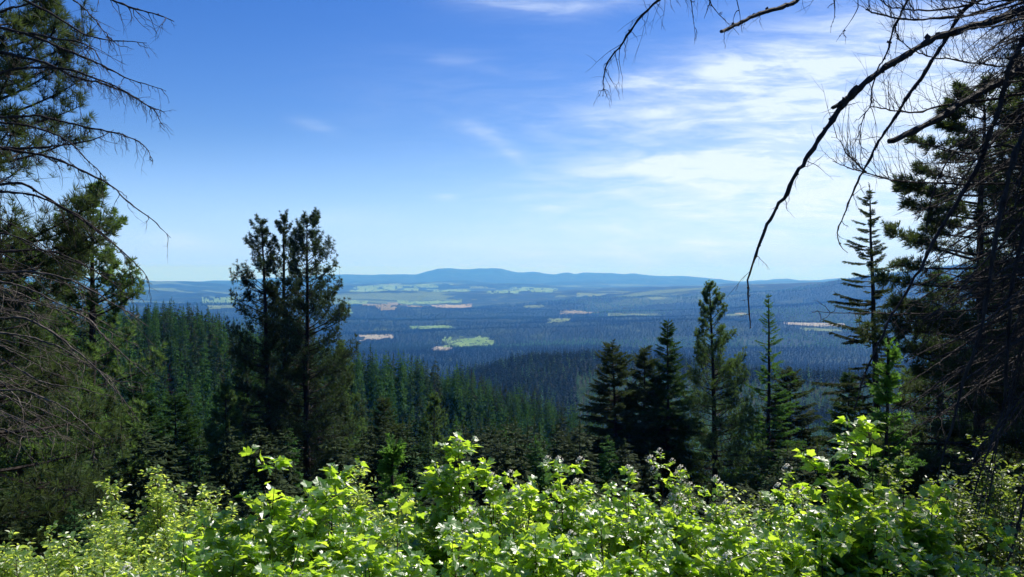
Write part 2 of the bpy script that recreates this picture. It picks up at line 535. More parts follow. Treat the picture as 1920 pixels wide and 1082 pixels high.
# visible-ground lookup: distance at which a photograph row falls on the valley floor
def d_at(px, py, d0=3200.0):
    dd = np.geomspace(d0, 33000, 1500)
    t = (px - 960) / F
    x = dd * t / math.hypot(1, t); y = dd / math.hypot(1, t)
    _, rows = to_px(x, y, height(x, y))
    k = np.nonzero(rows <= py)[0]
    return dd[k[0]] if len(k) else 33000


FIELDS = [  # px0, px1, row bottom, row top, name, label, category, material
    (828, 926, 652, 631, 'meadow', 'green'), (768, 856, 617, 611, 'meadow', 'green'),
    (672, 738, 638, 628, 'clearing', 'pale'), (806, 850, 659, 650, 'clearing', 'pale'),
    (680, 804, 582, 568, 'farm_field', 'brown'), (806, 892, 579, 571, 'farm_field', 'tan'),
    (745, 866, 571, 563, 'farm_field', 'green'), (655, 785, 546, 536.5, 'farm_field', 'green'), (700, 850, 538, 534, 'farm_field', 'green'), (800, 880, 548, 543, 'farm_field', 'green'), (1080, 1180, 556, 551, 'meadow', 'olive'),
    (775, 822, 541, 537, 'farm_field', 'green'), (866, 975, 552, 545.5, 'farm_field', 'green'),
    (950, 1046, 549, 539, 'farm_field', 'green'), (636, 700, 572, 562, 'meadow', 'green'),
    (634, 664, 590, 581, 'meadow', 'green'), (378, 452, 569, 558, 'farm_field', 'green'),
    (388, 450, 580, 573, 'farm_field', 'olive'), (1050, 1132, 590, 583, 'farm_field', 'brown'),
    (1140, 1240, 593, 588, 'meadow', 'olive'), (1024, 1070, 606, 597, 'meadow', 'olive'), (978, 1020, 578, 573, 'meadow', 'olive'),
    (1470, 1585, 613, 606, 'clearing', 'pale'), (1500, 1580, 622, 616, 'meadow', 'olive'), (1378, 1400, 591, 587, 'clearing', 'tan'), (1355, 1410, 594, 589, 'meadow', 'olive'),
    (1206, 1258, 563, 557, 'meadow', 'olive'), (700, 760, 536, 532, 'farm_field', 'olive'), (880, 930, 541, 538, 'farm_field', 'olive')]
FM = {'green': field_mat('green_crop', (.09, .17, .04), (.15, .24, .07)), 'pale': field_mat('bare_soil', (.20, .19, .14), (.30, .28, .22), .03),
      'brown': field_mat('ploughed_soil', (.135, .125, .06), (.19, .17, .09)), 'tan': field_mat('dry_stubble', (.24, .21, .11), (.30, .26, .15)),
      'olive': field_mat('rough_pasture', (.08, .12, .04), (.13, .18, .06))}
NOTREE = []
for (x0, x1, yb, yt, nm, mk) in FIELDS:
    cx = (x0 + x1) / 2
    d0, d1 = d_at(cx, yb), d_at(cx, yt)
    if d1 < d0 * 1.02: d1 = d0 * 1.02
    a0, a1 = math.atan((x0 - 960) / F), math.atan((x1 - 960) / F)
    NOTREE.append((a0, a1, d0, d1))
    na = max(24, int((x1 - x0) * 1.3)); nd = 34
    A, D = np.meshgrid(np.linspace(a0, a1, na), np.linspace(d0, d1, nd), indexing='ij')
    X = np.sin(A) * D; Y = np.cos(A) * D
    L = D[0, -1] * .02 + 30
    wv = (a1 - a0) * d0
    uu = (A - (a0 + a1) / 2) / ((a1 - a0) / 2) + .30 * fbm(X, Y * .4, wv * .22, 3)
    vv_ = (D - (d0 + d1) / 2) / ((d1 - d0) / 2) + .45 * fbm(X + 3000, Y * .4, wv * .25, 3)
    uu = uu + .28 * vv_ * math.sin(cx)
    vv_ = vv_ + .35 * uu * math.cos(cx * 1.7)
    keep_v = (np.abs(uu) < .96) & (np.abs(vv_) < .92) & (fbm(X, Y * .5, wv * .05, 2) + .5 * (1.2 - np.maximum(np.abs(uu), np.abs(vv_))) > -.45)
    Z = height(X, Y) + np.clip(D * .0006, 1.0, 9.0)
    kq = keep_v[:-1, :-1] & keep_v[1:, :-1] & keep_v[:-1, 1:] & keep_v[1:, 1:]
    ii, jj = np.nonzero(kq)
    if len(ii) == 0: continue
    q = ii * nd + jj
    c0 = np.array([X.mean(), Y.mean(), Z.mean()])
    mb = MB()
    mb.add(np.stack([X, Y, Z], -1).reshape(-1, 3) - c0, np.concatenate([np.stack([q, q + nd, q + 1], -1), np.stack([q + 1, q + nd, q + nd + 1], -1)]))
    o = mb.build(nm, FM[mk], smooth=True); o.location = c0
    tag(o, kind='structure')


def in_field(az, d):
    m = np.zeros(len(az), bool)
    for a0, a1, d0, d1 in NOTREE:
        e = np.abs((az - (a0 + a1) / 2) / ((a1 - a0) / 2)) ** 2.4 + np.abs((d - (d0 + d1) / 2 + 20) / ((d1 - d0) / 2)) ** 2.4
        m |= (e + .35 * vnoise(az * 90, d * .004)) < .9
    return m


# ------------------------------------------------------------------ small foliage shapes
def needle_burst(n, w, seed, cone=1.25):
    """unit-length needles round the x axis"""
    r = np.random.default_rng(seed)
    V_ = []; F_ = []
    for k in range(n):
        th = cone * math.sqrt(r.random()); ph = r.random() * 6.283
        d = np.array([math.cos(th), math.sin(th) * math.cos(ph), math.sin(th) * math.sin(ph)])
        L = .75 + .3 * r.random()
        s_ = unit(np.cross(d, r.normal(size=3))) * w
        b = len(V_)
        V_ += [d * .02 - s_ * .5, d * .02 + s_ * .5, d * L * .62 + s_ * .8, d * L]
        F_ += [[b, b + 1, b + 2], [b, b + 2, b + 3]]
    return np.array(V_), np.array(F_)


def flat_spray(n, seed, w=.09, side=.34, lift=.06):
    """flat fir twig along x, unit long"""
    r = np.random.default_rng(seed)
    V_ = []; F_ = []
    for k in range(n):
        s_ = (k + r.random() * .6) / n
        sg = 1 if k % 2 else -1
        L = side * (1 - .55 * s_) * (.75 + .5 * r.random())
        d = unit(np.array([.75, sg * 1.0, r.normal() * .25]))
        b0 = np.array([s_, 0, 0]); tip = b0 + d * L + np.array([0, 0, r.normal() * lift])
        o_ = np.array([w, 0, r.normal() * .03])
        b = len(V_)
        V_ += [b0 - o_, b0 + o_, tip]; F_ += [[b, b + 1, b + 2]]
    b = len(V_)
    V_ += [np.array([0, -.03, 0]), np.array([0, .03, 0]), np.array([1.05, 0, 0])]; F_ += [[b, b + 1, b + 2]]
    return np.array(V_), np.array(F_)


def branch_paths(H, cb, prof, Rmax, spacing, per, elev, curve, rng, K=6, jit=.35, side=None, bare=0.0):
    """whorled branches: returns paths (N,K,3), lengths, start heights fraction"""
    paths = []; Ls = []; ts = []
    z = cb * H
    while z < H * .985:
        t = (z - cb * H) / (H * (1 - cb))
        for b in range(int(per + rng.random())):
            az = rng.random() * 2 * math.pi
            L = Rmax * prof(t) * (1 - jit + 2 * jit * rng.random() * .8)
            if side is not None:
                L *= side(az, t)
            if rng.random() < bare: continue
            if L < .12: L = .12
            e = elev(t) + rng.normal() * .1
            s_ = np.linspace(0, 1, K)
            r = L * s_ * math.cos(e)
            zz = z + (rng.random() - .5) * spacing + L * (math.sin(e) * s_ + curve(t) * s_ ** 2)
            bend = rng.normal() * .16
            a = az + bend * s_
            paths.append(np.stack([np.cos(a) * r, np.sin(a) * r, zz], -1))
            Ls.append(L); ts.append(t)
        z += spacing * (.6 + .8 * rng.random())
    return np.array(paths), np.array(Ls), np.array(ts)


def trunk_mesh(mb, H, r0, rng, lean=(0, 0), sides=9, K=14):
    s_ = np.linspace(0, 1, K)
    w = np.cumsum(rng.normal(size=(K, 2)) * H * .0018, axis=0)
    x = lean[0] * s_ + w[:, 0]; y = lean[1] * s_ + w[:, 1]
    r = r0 * (1 - s_) ** .8 + .02
    r[0] *= 1.25
    pts = np.stack([x, y, s_ * H - .6 * (s_ == 0)], -1)
    tubes(mb, pts, r, sides)
    return lambda z: np.stack([np.interp(z, pts[:, 2], x), np.interp(z, pts[:, 2], y), np.zeros_like(z)], -1)


def make_pine(root, H, Rmax, seed, cb=.12, tuft=.32, nn=15, dens=1.0, mat=None, flat=False, side=None, lean=(0, 0), spacing=.42, top=1.0, open_=0.0, nw=.12, r0=None, taper=.62):
    rng = np.random.default_rng(seed)
    tb = MB()
    off = trunk_mesh(tb, H, r0 or H * .0135, rng, lean)
    tb.build('trunk', M_bark, root, smooth=True)
    prof = lambda t: min(1, .5 + 3.5 * t) * (1 - t) ** taper * .93 + .07
    if flat:
        elev = lambda t: -.08 + .45 * t ** 2; cur = lambda t: .10
    else:
        elev = lambda t: -.22 + .95 * t; cur = lambda t: .22
    paths, Ls, ts = branch_paths(H, cb, prof, Rmax, spacing, 3.4, elev, cur, rng, side=side, bare=open_)
    paths = paths + off(paths[:, :1, 2])[:, None, 0, :] if False else paths + off(paths[:, 0, 2])[:, None, :]
    bb = MB()
    s_ = np.linspace(0, 1, paths.shape[1])
    tubes(bb, paths, (.012 + .014 * Ls[:, None]) * (1 - .8 * s_[None]), 4)
    T = []; D = []; A0 = []
    for p, L, t in zip(paths, Ls, ts):
        n = max(4, int((L * 11 + 3) * dens))
        u = .30 + .70 * np.sqrt(rng.random(n)) if L > 1.0 else .1 + .9 * rng.random(n)
        q = np.stack([np.interp(u, s_, p[:, k]) for k in range(3)], -1)
        dirn = unit(p[-1] - p[0])
        lat = np.cross(dirn, [0, 0, 1])
        w = rng.normal(size=n) * .19 * L * (1.15 - u * .75)
        vv = rng.normal(size=n) * (.05 if flat else .10) * L + (.03 if flat else .10) * L * rng.random(n)
        c = q + lat * w[:, None]; c[:, 2] += vv
        T.append(c); A0.append(q)
        D.append(dirn * .8 + lat * (np.sign(w) * .7)[:, None] + np.array([0, 0, .55]) + rng.normal(size=(n, 3)) * .3)
    # leader
    zt = np.linspace(H * .93, H, 7)
    T.append(off(zt) + np.stack([0 * zt, 0 * zt, zt], -1)); A0.append(T[-1] - [0, 0, .1]); D.append(np.tile([0, 0, 1.], (7, 1)) + rng.normal(size=(7, 3)) * .3)
    T = np.concatenate(T); D = unit(np.concatenate(D)); A0 = np.concatenate(A0)
    mid = (A0 + T) / 2; mid[:, 2] -= .04
    tubes(bb, np.stack([A0 - D * .05, mid, T], 1), np.full((len(T), 3), .010) * [1.2, 1, .7], 3, cap=False)
    bb.build('branches', M_bark, root)['kind'] = 'stuff'
    sc = tuft * (.75 + .5 * rng.random(len(T)))
    cr = MB()
    protos = [needle_burst(nn, nw, seed * 7 + k) for k in range(4)]
    pick = rng.integers(0, 4, len(T))
    fr = frames(D, rng.normal(size=D.shape), sc)
    for k in range(4):
        m = pick == k
        inst(cr, *protos[k], fr[m], T[m])
    cr.build('crown', mat or M_pine, root)['kind'] = 'stuff'


def make_fir(root, H, Rmax, seed, cb=.05, mat=None, spacing=.33, per=3.6, tw=.68, dens=1.0, droop=.25, sprayn=14, side=None, lean=(0, 0), bare=0.0, taper=.85, up=.0, r0=None, jit=.35):
    rng = np.random.default_rng(seed)
    tb = MB()
    off = trunk_mesh(tb, H, r0 or H * .012, rng, lean)
    tb.build('trunk', M_bark, root, smooth=True)
    prof = lambda t: min(1, .7 + 3 * t) * (1 - t) ** taper * .95 + .05
    elev = lambda t: -droop + .75 * t ** 1.5 + up; cur = lambda t: .14
    paths, Ls, ts = branch_paths(H, cb, prof, Rmax, spacing, per, elev, cur, rng, side=side, bare=bare, jit=jit)
    paths = paths + off(paths[:, 0, 2])[:, None, :]
    s_ = np.linspace(0, 1, paths.shape[1])
    bb = MB()
    tubes(bb, paths, (.010 + .012 * Ls[:, None]) * (1 - .85 * s_[None]), 4)
    bb.build('branches', M_bark, root)['kind'] = 'stuff'
    T = []; D = []; SC = []
    for p, L, t in zip(paths, Ls, ts):
        n = max(5, int((L * 12 + 4) * dens))
        u = np.linspace(.15 if L < 1.2 else .28, 1.0, n) + rng.normal(size=n) * .03
        q = np.stack([np.interp(u, s_, p[:, k]) for k in range(3)], -1)
        dirn = unit(p[-1] - p[0]); lat = np.cross(dirn, [0, 0, 1])
        sg = np.where(np.arange(n) % 2, 1, -1) * (u < .97)
        d = dirn + lat * (sg * (.65 + .75 * rng.random(n)))[:, None] + rng.normal(size=(n, 3)) * .2
        d[:, 2] -= .22 + .25 * rng.random(n)
        q = q + np.array([0, 0, -.06]) * rng.random((n, 1))
        T.append(q); D.append(d)
        SC.append((tw * (.35 + .22 * L)) * (1.15 - .6 * u) * (.75 + .5 * rng.random(n)) + .12)
    zt = np.linspace(H * .95, H, 6)
    T.append(off(zt) + np.stack([0 * zt, 0 * zt, zt], -1)); D.append(np.tile([0, 0, .8], (6, 1)) + rng.normal(size=(6, 3)) * .5); SC.append(np.full(6, .3))
    T = np.concatenate(T); D = np.concatenate(D); SC = np.concatenate(SC)
    up_ = np.tile([0, 0, 1.], (len(T), 1)) + rng.normal(size=(len(T), 3)) * .75
    fr = frames(D, up_, SC)
    cr = MB(); pick = rng.integers(0, 4, len(T))
    for k in range(4):
        m = pick == k
        inst(cr, *flat_spray(sprayn, seed * 5 + k), fr[m], T[m])
    cr.build('crown', mat or M_fir, root)['kind'] = 'stuff'


def foot(px, d, dz=-.3):
    """point on the slope under a photograph column, d metres ahead"""
    x = (px - 960) / F * d
    return x, d, hz(x, d) + dz


def tree_from(px, py_top, d, px_base=None):
    """base point, height and lean of a tree whose tip shows at (px, py_top)"""
    bx, by, bz = foot(px_base if px_base is not None else px, d)
    tip = P(px, py_top, d)
    return (bx, by, bz), tip[2] - bz, (tip[0] - bx, 0)


# ------------------------------------------------------------------ single trees on the near slope
G_T = 'single conifers standing on the near slope'


def pine_at(px, py, d, label, Rm, seed, pxb=None, cat='pine tree', name='pine_tree', **k):
    b, H, lean = tree_from(px, py, d, pxb)
    r = empty(name, b, label, cat, G_T)
    make_pine(r, H, Rm, seed, lean=lean, **k)
    return r


def fir_at(px, py, d, label, Rm, seed, pxb=None, cat='fir tree', name='fir_tree', **k):
    Rm = Rm * 1.25
    k.setdefault('taper', .72); k.setdefault('spacing', .27)
    b, H, lean = tree_from(px, py, d, pxb)
    r = empty(name, b, label, cat, G_T)
    make_fir(r, H, Rm, seed, lean=lean, **k)
    return r


R_side = lambda lo, hi, a0=0.0: (lambda az, t: lo + (hi - lo) * (.5 + .5 * math.cos(az - a0)))
pine_at(575, 406, 82, 'tallest straight dark pine, rightmost of the three close pines rising against the left sky', 5.4, 21, side=R_side(.75, 1.15), tuft=.32, dens=1.35, open_=.2, taper=.5, spacing=.42, nn=12, nw=.10)
pine_at(531, 404, 86, 'dark pine with a narrow tip, middle of the three close pines', 4.0, 22, open_=.25, tuft=.30, taper=.55, spacing=.42, dens=1.3, nn=12, nw=.10)
pine_at(493, 414, 84, 'slender dark pine, leftmost of the three close pines', 4.6, 23, pxb=505, side=R_side(.6, 1.25, math.pi), open_=.22, tuft=.30, taper=.52, spacing=.42, dens=1.3, nn=12, nw=.10)
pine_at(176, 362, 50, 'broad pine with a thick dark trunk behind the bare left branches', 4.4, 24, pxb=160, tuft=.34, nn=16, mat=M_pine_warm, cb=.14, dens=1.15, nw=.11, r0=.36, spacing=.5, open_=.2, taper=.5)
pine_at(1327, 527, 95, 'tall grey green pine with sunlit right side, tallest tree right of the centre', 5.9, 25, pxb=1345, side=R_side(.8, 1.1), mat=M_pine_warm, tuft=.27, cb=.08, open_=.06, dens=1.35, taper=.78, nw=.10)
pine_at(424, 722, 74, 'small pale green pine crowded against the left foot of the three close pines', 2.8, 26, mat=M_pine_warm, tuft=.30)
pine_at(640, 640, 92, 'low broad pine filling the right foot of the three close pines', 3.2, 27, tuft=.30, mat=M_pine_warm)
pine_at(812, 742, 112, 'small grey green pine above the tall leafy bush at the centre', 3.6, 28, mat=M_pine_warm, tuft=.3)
pine_at(1838, 150, 40, 'big pine with flat shelves of needles behind the bare tangle on the right', 5.6, 29, tuft=.32, nn=22, flat=True, mat=M_pine_near, nw=.07, spacing=.62, dens=1.9, open_=.05, side=R_side(.8, 1.05, math.pi), taper=.42, cb=.05)
pine_at(1960, 60, 46, 'pine at the right edge behind the dense bare branches', 5.4, 30, tuft=.34, nn=20, mat=M_pine_near, nw=.07, dens=1.3, taper=.45)
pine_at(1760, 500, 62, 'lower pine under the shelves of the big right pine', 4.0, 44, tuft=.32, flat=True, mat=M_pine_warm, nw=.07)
pine_at(-30, -420, 30, 'large pine rising out of the frame at the left edge', 5.1, 31, tuft=.36, nn=28, mat=M_pine_near, nw=.035, dens=1.3, open_=.18, cb=.05, spacing=.5, taper=.5, side=R_side(.7, 1.0))
pine_at(40, 440, 42, 'green pine between the big left edge pine and the thick trunked pine', 3.6, 32, tuft=.34, nn=16, mat=M_pine_warm, nw=.09, dens=1.2)
fir_at(1148, 643, 95, 'olive fir with a blunt top, leftmost tree of the row right of the centre', 4.8, 33, mat=M_fir_olive, pxb=1160, taper=.62)
fir_at(1206, 650, 99, 'dark fir between the blunt topped fir and the pointed fir', 4.4, 34, mat=M_fir_olive, taper=.62)
fir_at(1250, 600, 97, 'pointed dark fir just left of the tallest grey green pine', 4.2, 35, mat=M_fir, pxb=1254, taper=.8)
fir_at(1441, 551, 98, 'thin larch with sparse short branches standing alone right of the tallest grey green pine', 4.3, 36, mat=M_larch, pxb=1443, cat='larch tree', name='larch_tree', bare=.3, tw=.42, taper=.95, spacing=.34, dens=1.2, up=.08, jit=.45)
fir_at(1484, 690, 106, 'bushy fir behind the foot of the thin lone larch', 5.2, 37, mat=M_fir_olive, taper=.6)
fir_at(1632, 345, 60, 'tall fir with a bare upper right side in front of the right hill', 3.7, 38, pxb=1655, side=R_side(.38, .95, math.pi), mat=M_fir_olive, spacing=.30, tw=.34, taper=.62, bare=.3, droop=.38, jit=.7, dens=2.2)
fir_at(720, 742, 104, 'dark drooping fir just right of the three close pines', 3.8, 39, mat=M_fir_olive)
fir_at(330, 735, 82, 'dark fir in the shade left of the three close pines', 4.0, 40, mat=M_fir)
fir_at(265, 700, 78, 'dark fir just right of the thick trunked left pine', 3.5, 41, mat=M_fir)
fir_at(1590, 700, 84, 'low dark fir left of the bright green sapling', 3.6, 42, mat=M_fir)
fir_at(50, 700, 60, 'dark fir low at the left edge of the forest', 3.8, 43, mat=M_fir)
fir_at(465, 640, 96, 'dark fir hidden behind the left of the three close pines', 3.8, 45, mat=M_fir)
fir_at(1890, 600, 70, 'dark fir low at the right edge behind the bare tangle', 4.2, 46, mat=M_fir)

# bright green saplings among the bushes
for px, py, d, lab, Rm in ((735, 845, 13, 'bright green larch sapling between the bushes at the centre left', .62),
                           (1664, 655, 14, 'tall bright green larch sapling behind the big maple leaved bush on the right', .85)):
    b, H, lean = tree_from(px, py, d)
    r = empty('larch_sapling', b, lab, 'sapling')
    make_fir(r, H, Rm, int(px), mat=M_sap, spacing=.17, per=3.4, tw=.24, dens=1.6, sprayn=16, droop=.0, r0=.02, cb=.1, up=.1, taper=.9, jit=.5)

# ------------------------------------------------------------------ forest beyond: shared low trees
PROTO = bpy.data.collections.new('forest_prototypes')     # never linked to the scene itself


def kites(cr, rng, zb, az, L, e, width, sag):
    """drooping pointed boughs: from the stem out to a tip, sloping so that they show from the side"""
    n = len(zb)
    dx, dy = np.cos(az), np.sin(az)
    o = np.stack([0 * zb, 0 * zb, zb + .10 * L], -1)
    tip = np.stack([dx * L * np.cos(e), dy * L * np.cos(e), zb + L * np.sin(e)], -1)
    sm = .45 + .2 * rng.random(n)
    lat = np.stack([-dy, dx, 0 * dx], -1)
    hang = (sag * L * (.6 + .8 * rng.random(n)))[:, None] * np.array([0, 0, -1.])
    md = o + (tip - o) * sm[:, None]
    wl = (width * L * (.7 + .6 * rng.random(n)))[:, None]
    l_ = md + lat * wl + hang; r_ = md - lat * wl + hang
    V_ = np.stack([o, l_, tip, r_, tip + hang * .8 - (tip - o) * .15], 1)
    f = np.array([[0, 1, 2], [0, 2, 3], [1, 4, 2]])[None] + (np.arange(n) * 5)[:, None, None]
    cr.add(V_.reshape(-1, 3), f.reshape(-1, 3))


def mid_tree(seed, Rm, nbr, mat, H=20.0, taper=.8, cb=.06, jag=.35, droop=.35, trunk=True, fine=True):
    rng = np.random.default_rng(seed)
    cr = MB()
    z = cb * H + (H * (1 - cb)) * (rng.random(nbr) ** 1.05)
    t = (z - cb * H) / (H * (1 - cb))
    L = Rm * ((1 - t) ** taper * .93 + .07) * (1 - jag + 1.3 * jag * rng.random(nbr))
    az = rng.random(nbr) * 6.283
    e = -droop + .75 * t ** 2 + rng.normal(size=nbr) * .14
    if fine:
        # each bough is one main blade and several side blades along it
        kites(cr, rng, z, az, L, e, .10, .10)
        for q_ in range(5):
            u = .25 + .65 * rng.random(nbr)
            lo_ = L * (.36 + .30 * rng.random(nbr)) * (1.25 - .6 * u)
            sg = np.where(rng.random(nbr) < .5, -1, 1) * (.5 + .6 * rng.random(nbr))
            sub = MB(); kites(sub, rng, 0 * z, az + sg, lo_, e - .25 + rng.normal(size=nbr) * .2, .20, .22)
            base = np.stack([np.cos(az) * L * np.cos(e) * u, np.sin(az) * L * np.cos(e) * u, z + L * np.sin(e) * u], -1)
            cr.add(sub.v[0] + np.repeat(base, 5, 0), sub.f[0])
    else:
        kites(cr, rng, z, az, L, e, .42, .28)
    cr.add(np.array([[-.14, 0, H * .9], [.14, 0, H * .9], [0, 0, H * 1.02], [0, -.14, H * .9], [0, .14, H * .9], [0, 0, H * 1.02]]), [[0, 1, 2], [3, 4, 5]])
    tb = MB()
    s_ = np.linspace(0, 1, 4)
    tubes(tb, np.stack([0 * s_, 0 * s_, s_ * H * .95], -1), .12 * (1 - s_) + .015, 5 if trunk else 3)
    return cr, tb


MIDKINDS = [('fir', M_fir, 3.1, 130, .85, 'dark fir'), ('fir', M_fir, 2.5, 120, .95, 'dark fir'), ('fir', M_fir_olive, 3.4, 130, .75, 'olive fir'),
            ('larch', M_larch, 2.3, 120, .7, 'larch'), ('larch', M_larch, 2.7, 120, .65, 'larch'), ('fir', M_fir, 2.9, 110, .8, 'dark fir'),
            ('rust', M_rust, 2.4, 70, .8, 'rusty'), ('snag', M_snag, 1.1, 26, .7, 'snag')]
mid_parts = []
for k, (kind, mt, Rm, nb, tp, _) in enumerate(MIDKINDS):
    cr, tb = mid_tree(100 + k, Rm * 1.3, int(nb * 1.25), mt, taper=tp, jag=(.75, .5, .6, .35, .3, .85, .6, .6)[k])
    c_ob = cr.build('crown', mt, link=False); t_ob = tb.build('trunk', M_snag if kind == 'snag' else M_bark, link=False)
    mid_parts.append((c_ob, t_ob))
    allm = MB()
    for vv, ff, mm in zip(cr.v, cr.f, cr.m): allm.v.append(vv); allm.f.append(ff); allm.m.append(mm); allm.n += len(vv)
    n0 = allm.n
    for vv, ff, mm in zip(tb.v, tb.f, tb.m): allm.v.append(vv); allm.f.append(ff + n0); allm.m.append(mm + 1)
    o = allm.build('a%02d' % k, [mt, M_bark], link=False)
    PROTO.objects.link(o)
FARP = bpy.data.collections.new('far_forest_prototypes')
for k, (mt, Rm) in enumerate(((M_far, 3.4), (M_far, 3.0), (M_far_b, 3.6), (M_young, 3.2), (M_young, 3.6), (M_far, 3.8))):
    cr, tb = mid_tree(200 + k, Rm * 1.15, 40, mt, taper=.75, jag=.35, trunk=False, fine=False)
    o = cr.build('b%02d' % k, mt, link=False)
    FARP.objects.link(o)


def scatter_gn(name, coll, pts, scl, rot, idx, label, cat):
    me = bpy.data.meshes.new(name)
    me.vertices.add(len(pts)); me.vertices.foreach_set('co', np.asarray(pts, float).ravel())
    for nm, ty, dat in (('scl', 'FLOAT_VECTOR', scl), ('rot', 'FLOAT_VECTOR', rot), ('idx', 'INT', idx)):
        at = me.attributes.new(nm, ty, 'POINT')
        at.data.foreach_set('vector' if ty == 'FLOAT_VECTOR' else 'value', np.asarray(dat, np.float32 if ty != 'INT' else np.int32).ravel())
    o = bpy.data.objects.new(name, me); COL.objects.link(o)
    ng = bpy.data.node_groups.new(name, 'GeometryNodeTree')
    ng.interface.new_socket('Geometry', in_out='INPUT', socket_type='NodeSocketGeometry')
    ng.interface.new_socket('Geometry', in_out='OUTPUT', socket_type='NodeSocketGeometry')
    N = ng.nodes; L = ng.links
    gi = N.new('NodeGroupInput'); go = N.new('NodeGroupOutput')
    ci = N.new('GeometryNodeCollectionInfo'); ci.inputs['Collection'].default_value = coll
    ci.inputs['Separate Children'].default_value = True; ci.inputs['Reset Children'].default_value = True
    ip = N.new('GeometryNodeInstanceOnPoints'); ip.inputs['Pick Instance'].default_value = True

    def attr(nm, ty):
        a = N.new('GeometryNodeInputNamedAttribute'); a.data_type = ty; a.inputs['Name'].default_value = nm
        return a.outputs['Attribute']
    L.new(gi.outputs[0], ip.inputs['Points']); L.new(ci.outputs[0], ip.inputs['Instance'])
    L.new(attr('idx', 'INT'), ip.inputs['Instance Index'])
    L.new(attr('rot', 'FLOAT_VECTOR'), ip.inputs['Rotation']); L.new(attr('scl', 'FLOAT_VECTOR'), ip.inputs['Scale'])
    L.new(ip.outputs[0], go.inputs[0])
    md = o.modifiers.new('scatter', 'NODES'); md.node_group = ng
    tag(o, label, cat, kind='stuff')
    return o


def ring_points(d0, d1, spacing, amax=R_(37), amin=None):
    """jittered points over a sector, spacing(d) metres apart"""
    out_ = []
    d = d0
    amin = -amax if amin is None else amin
    while d < d1:
        s_ = spacing(d)
        n = int((amax - amin) * d / s_)
        a = amin + (np.arange(n) + RNG.random(n)) * (amax - amin) / n
        dd = d + (RNG.random(n) - .5) * s_ * 1.6
        out_.append(np.stack([a, dd], -1))
        d += s_
    return np.concatenate(out_)


# upper limit of the tree tops of the near valley, by photograph column
ENV = [(-400, 520), (0, 550), (250, 556), (300, 552), (320, 550), (345, 548), (380, 556), (400, 568), (430, 582), (450, 590), (600, 620), (650, 630),
       (700, 638), (760, 645), (800, 655), (860, 665), (900, 688), (950, 705), (1000, 715), (1060, 732), (1100, 748), (1150, 800), (1250, 850),
       (1350, 860), (1450, 830), (1550, 790), (1600, 750), (1700, 700), (1920, 650), (2300, 600)]
ENVX = np.array([e[0] for e in ENV]); ENVY = np.array([e[1] for e in ENV])
pp = ring_points(20, 640, lambda d: 3.4 + min(d, 60) * .02 + d * .0048, R_(40))
az, dd = pp[:, 0], pp[:, 1]
X = np.sin(az) * dd; Y = np.cos(az) * dd; Z = height(X, Y)
px, _ = to_px(X, Y, Z)
hh = np.clip(19 + 7 * RNG.normal(size=len(X)) + 4 * fbm(X, Y, 70, 2), 8, 31)
hh = np.where(dd < 230, hh * (.5 + .5 * np.clip((dd - 20) / 210, 0, 1)), hh)
lim = np.interp(px, ENVX, ENVY) + RNG.random(len(X)) ** .7 * 26
lim = np.where(dd < 230, np.maximum(lim, 765 + RNG.random(len(X)) * 50), lim)
lim = np.where(dd < 58, np.maximum(lim, 875 + RNG.random(len(X)) * 70), lim)
zmax = (HOR - lim) / F * Y
hh = np.minimum(hh, zmax - Z)
ok = ((hh > 6) | ((hh > 1.6) & (dd < 58))) & (vnoise(X / 25, Y / 25) > -.75)
# keep the feet of the single trees clear
for o in list(COL.objects):
    if o.type == 'EMPTY':
        ok &= np.hypot(X - o.location.x, Y - o.location.y) > (3.5 if o.location.y > 40 else 1)
X, Y, Z, hh, dd, px = X[ok], Y[ok], Z[ok], hh[ok], dd[ok], px[ok]
kinds = RNG.choice(len(MIDKINDS), len(X), p=[.22, .22, .15, .14, .12, .132, .008, .01])
kinds = np.where((dd > 330) & (px > 640) & (RNG.random(len(X)) < .35) & (kinds < 3), 3, kinds)
kinds = np.where((np.abs(px - 425) < 22) & (dd > 300) & (RNG.random(len(X)) < .13), 6, kinds)
kinds = np.where((dd < 150) & (kinds >= 6), 2, kinds)
kinds = np.where((dd < 140) & (RNG.random(len(X)) < .8), 2, kinds)
# the 300 that show largest: full trees in view, by height in the picture, not buried
_, rt = to_px(X, Y, Z + hh)
_, rb = to_px(X, Y, Z + .35 * hh)
hid = np.interp(px, [0, 160, 400, 500, 800, 900, 1100, 1250, 1400, 1500, 1640, 1920], [920, 900, 880, 880, 850, 850, 900, 870, 900, 880, 800, 800])
vis = (px > 0) & (px < 1920) & (rb < hid)
score = np.where(vis, hh / Y * (1 - .9 * (kinds == 7)) + (rt < np.interp(px, ENVX, ENVY) + 30) * .03 + (kinds == 6) * 1, -1)
order = np.argsort(-score)
solo = order[:300]
KLAB = {0: ('fir_tree', 'dark fir', 'fir tree', 'dark firs of the valley forest'),
        2: ('fir_tree', 'olive fir', 'fir tree', 'olive firs of the valley forest'),
        3: ('larch_tree', 'pale green larch', 'larch tree', 'larches of the valley forest'),
        6: ('dying_conifer', 'rusty brown conifer', 'conifer', 'rusty conifers of the left slope'),
        7: ('snag', 'dead grey tree', 'dead tree', 'dead trees of the valley forest')}
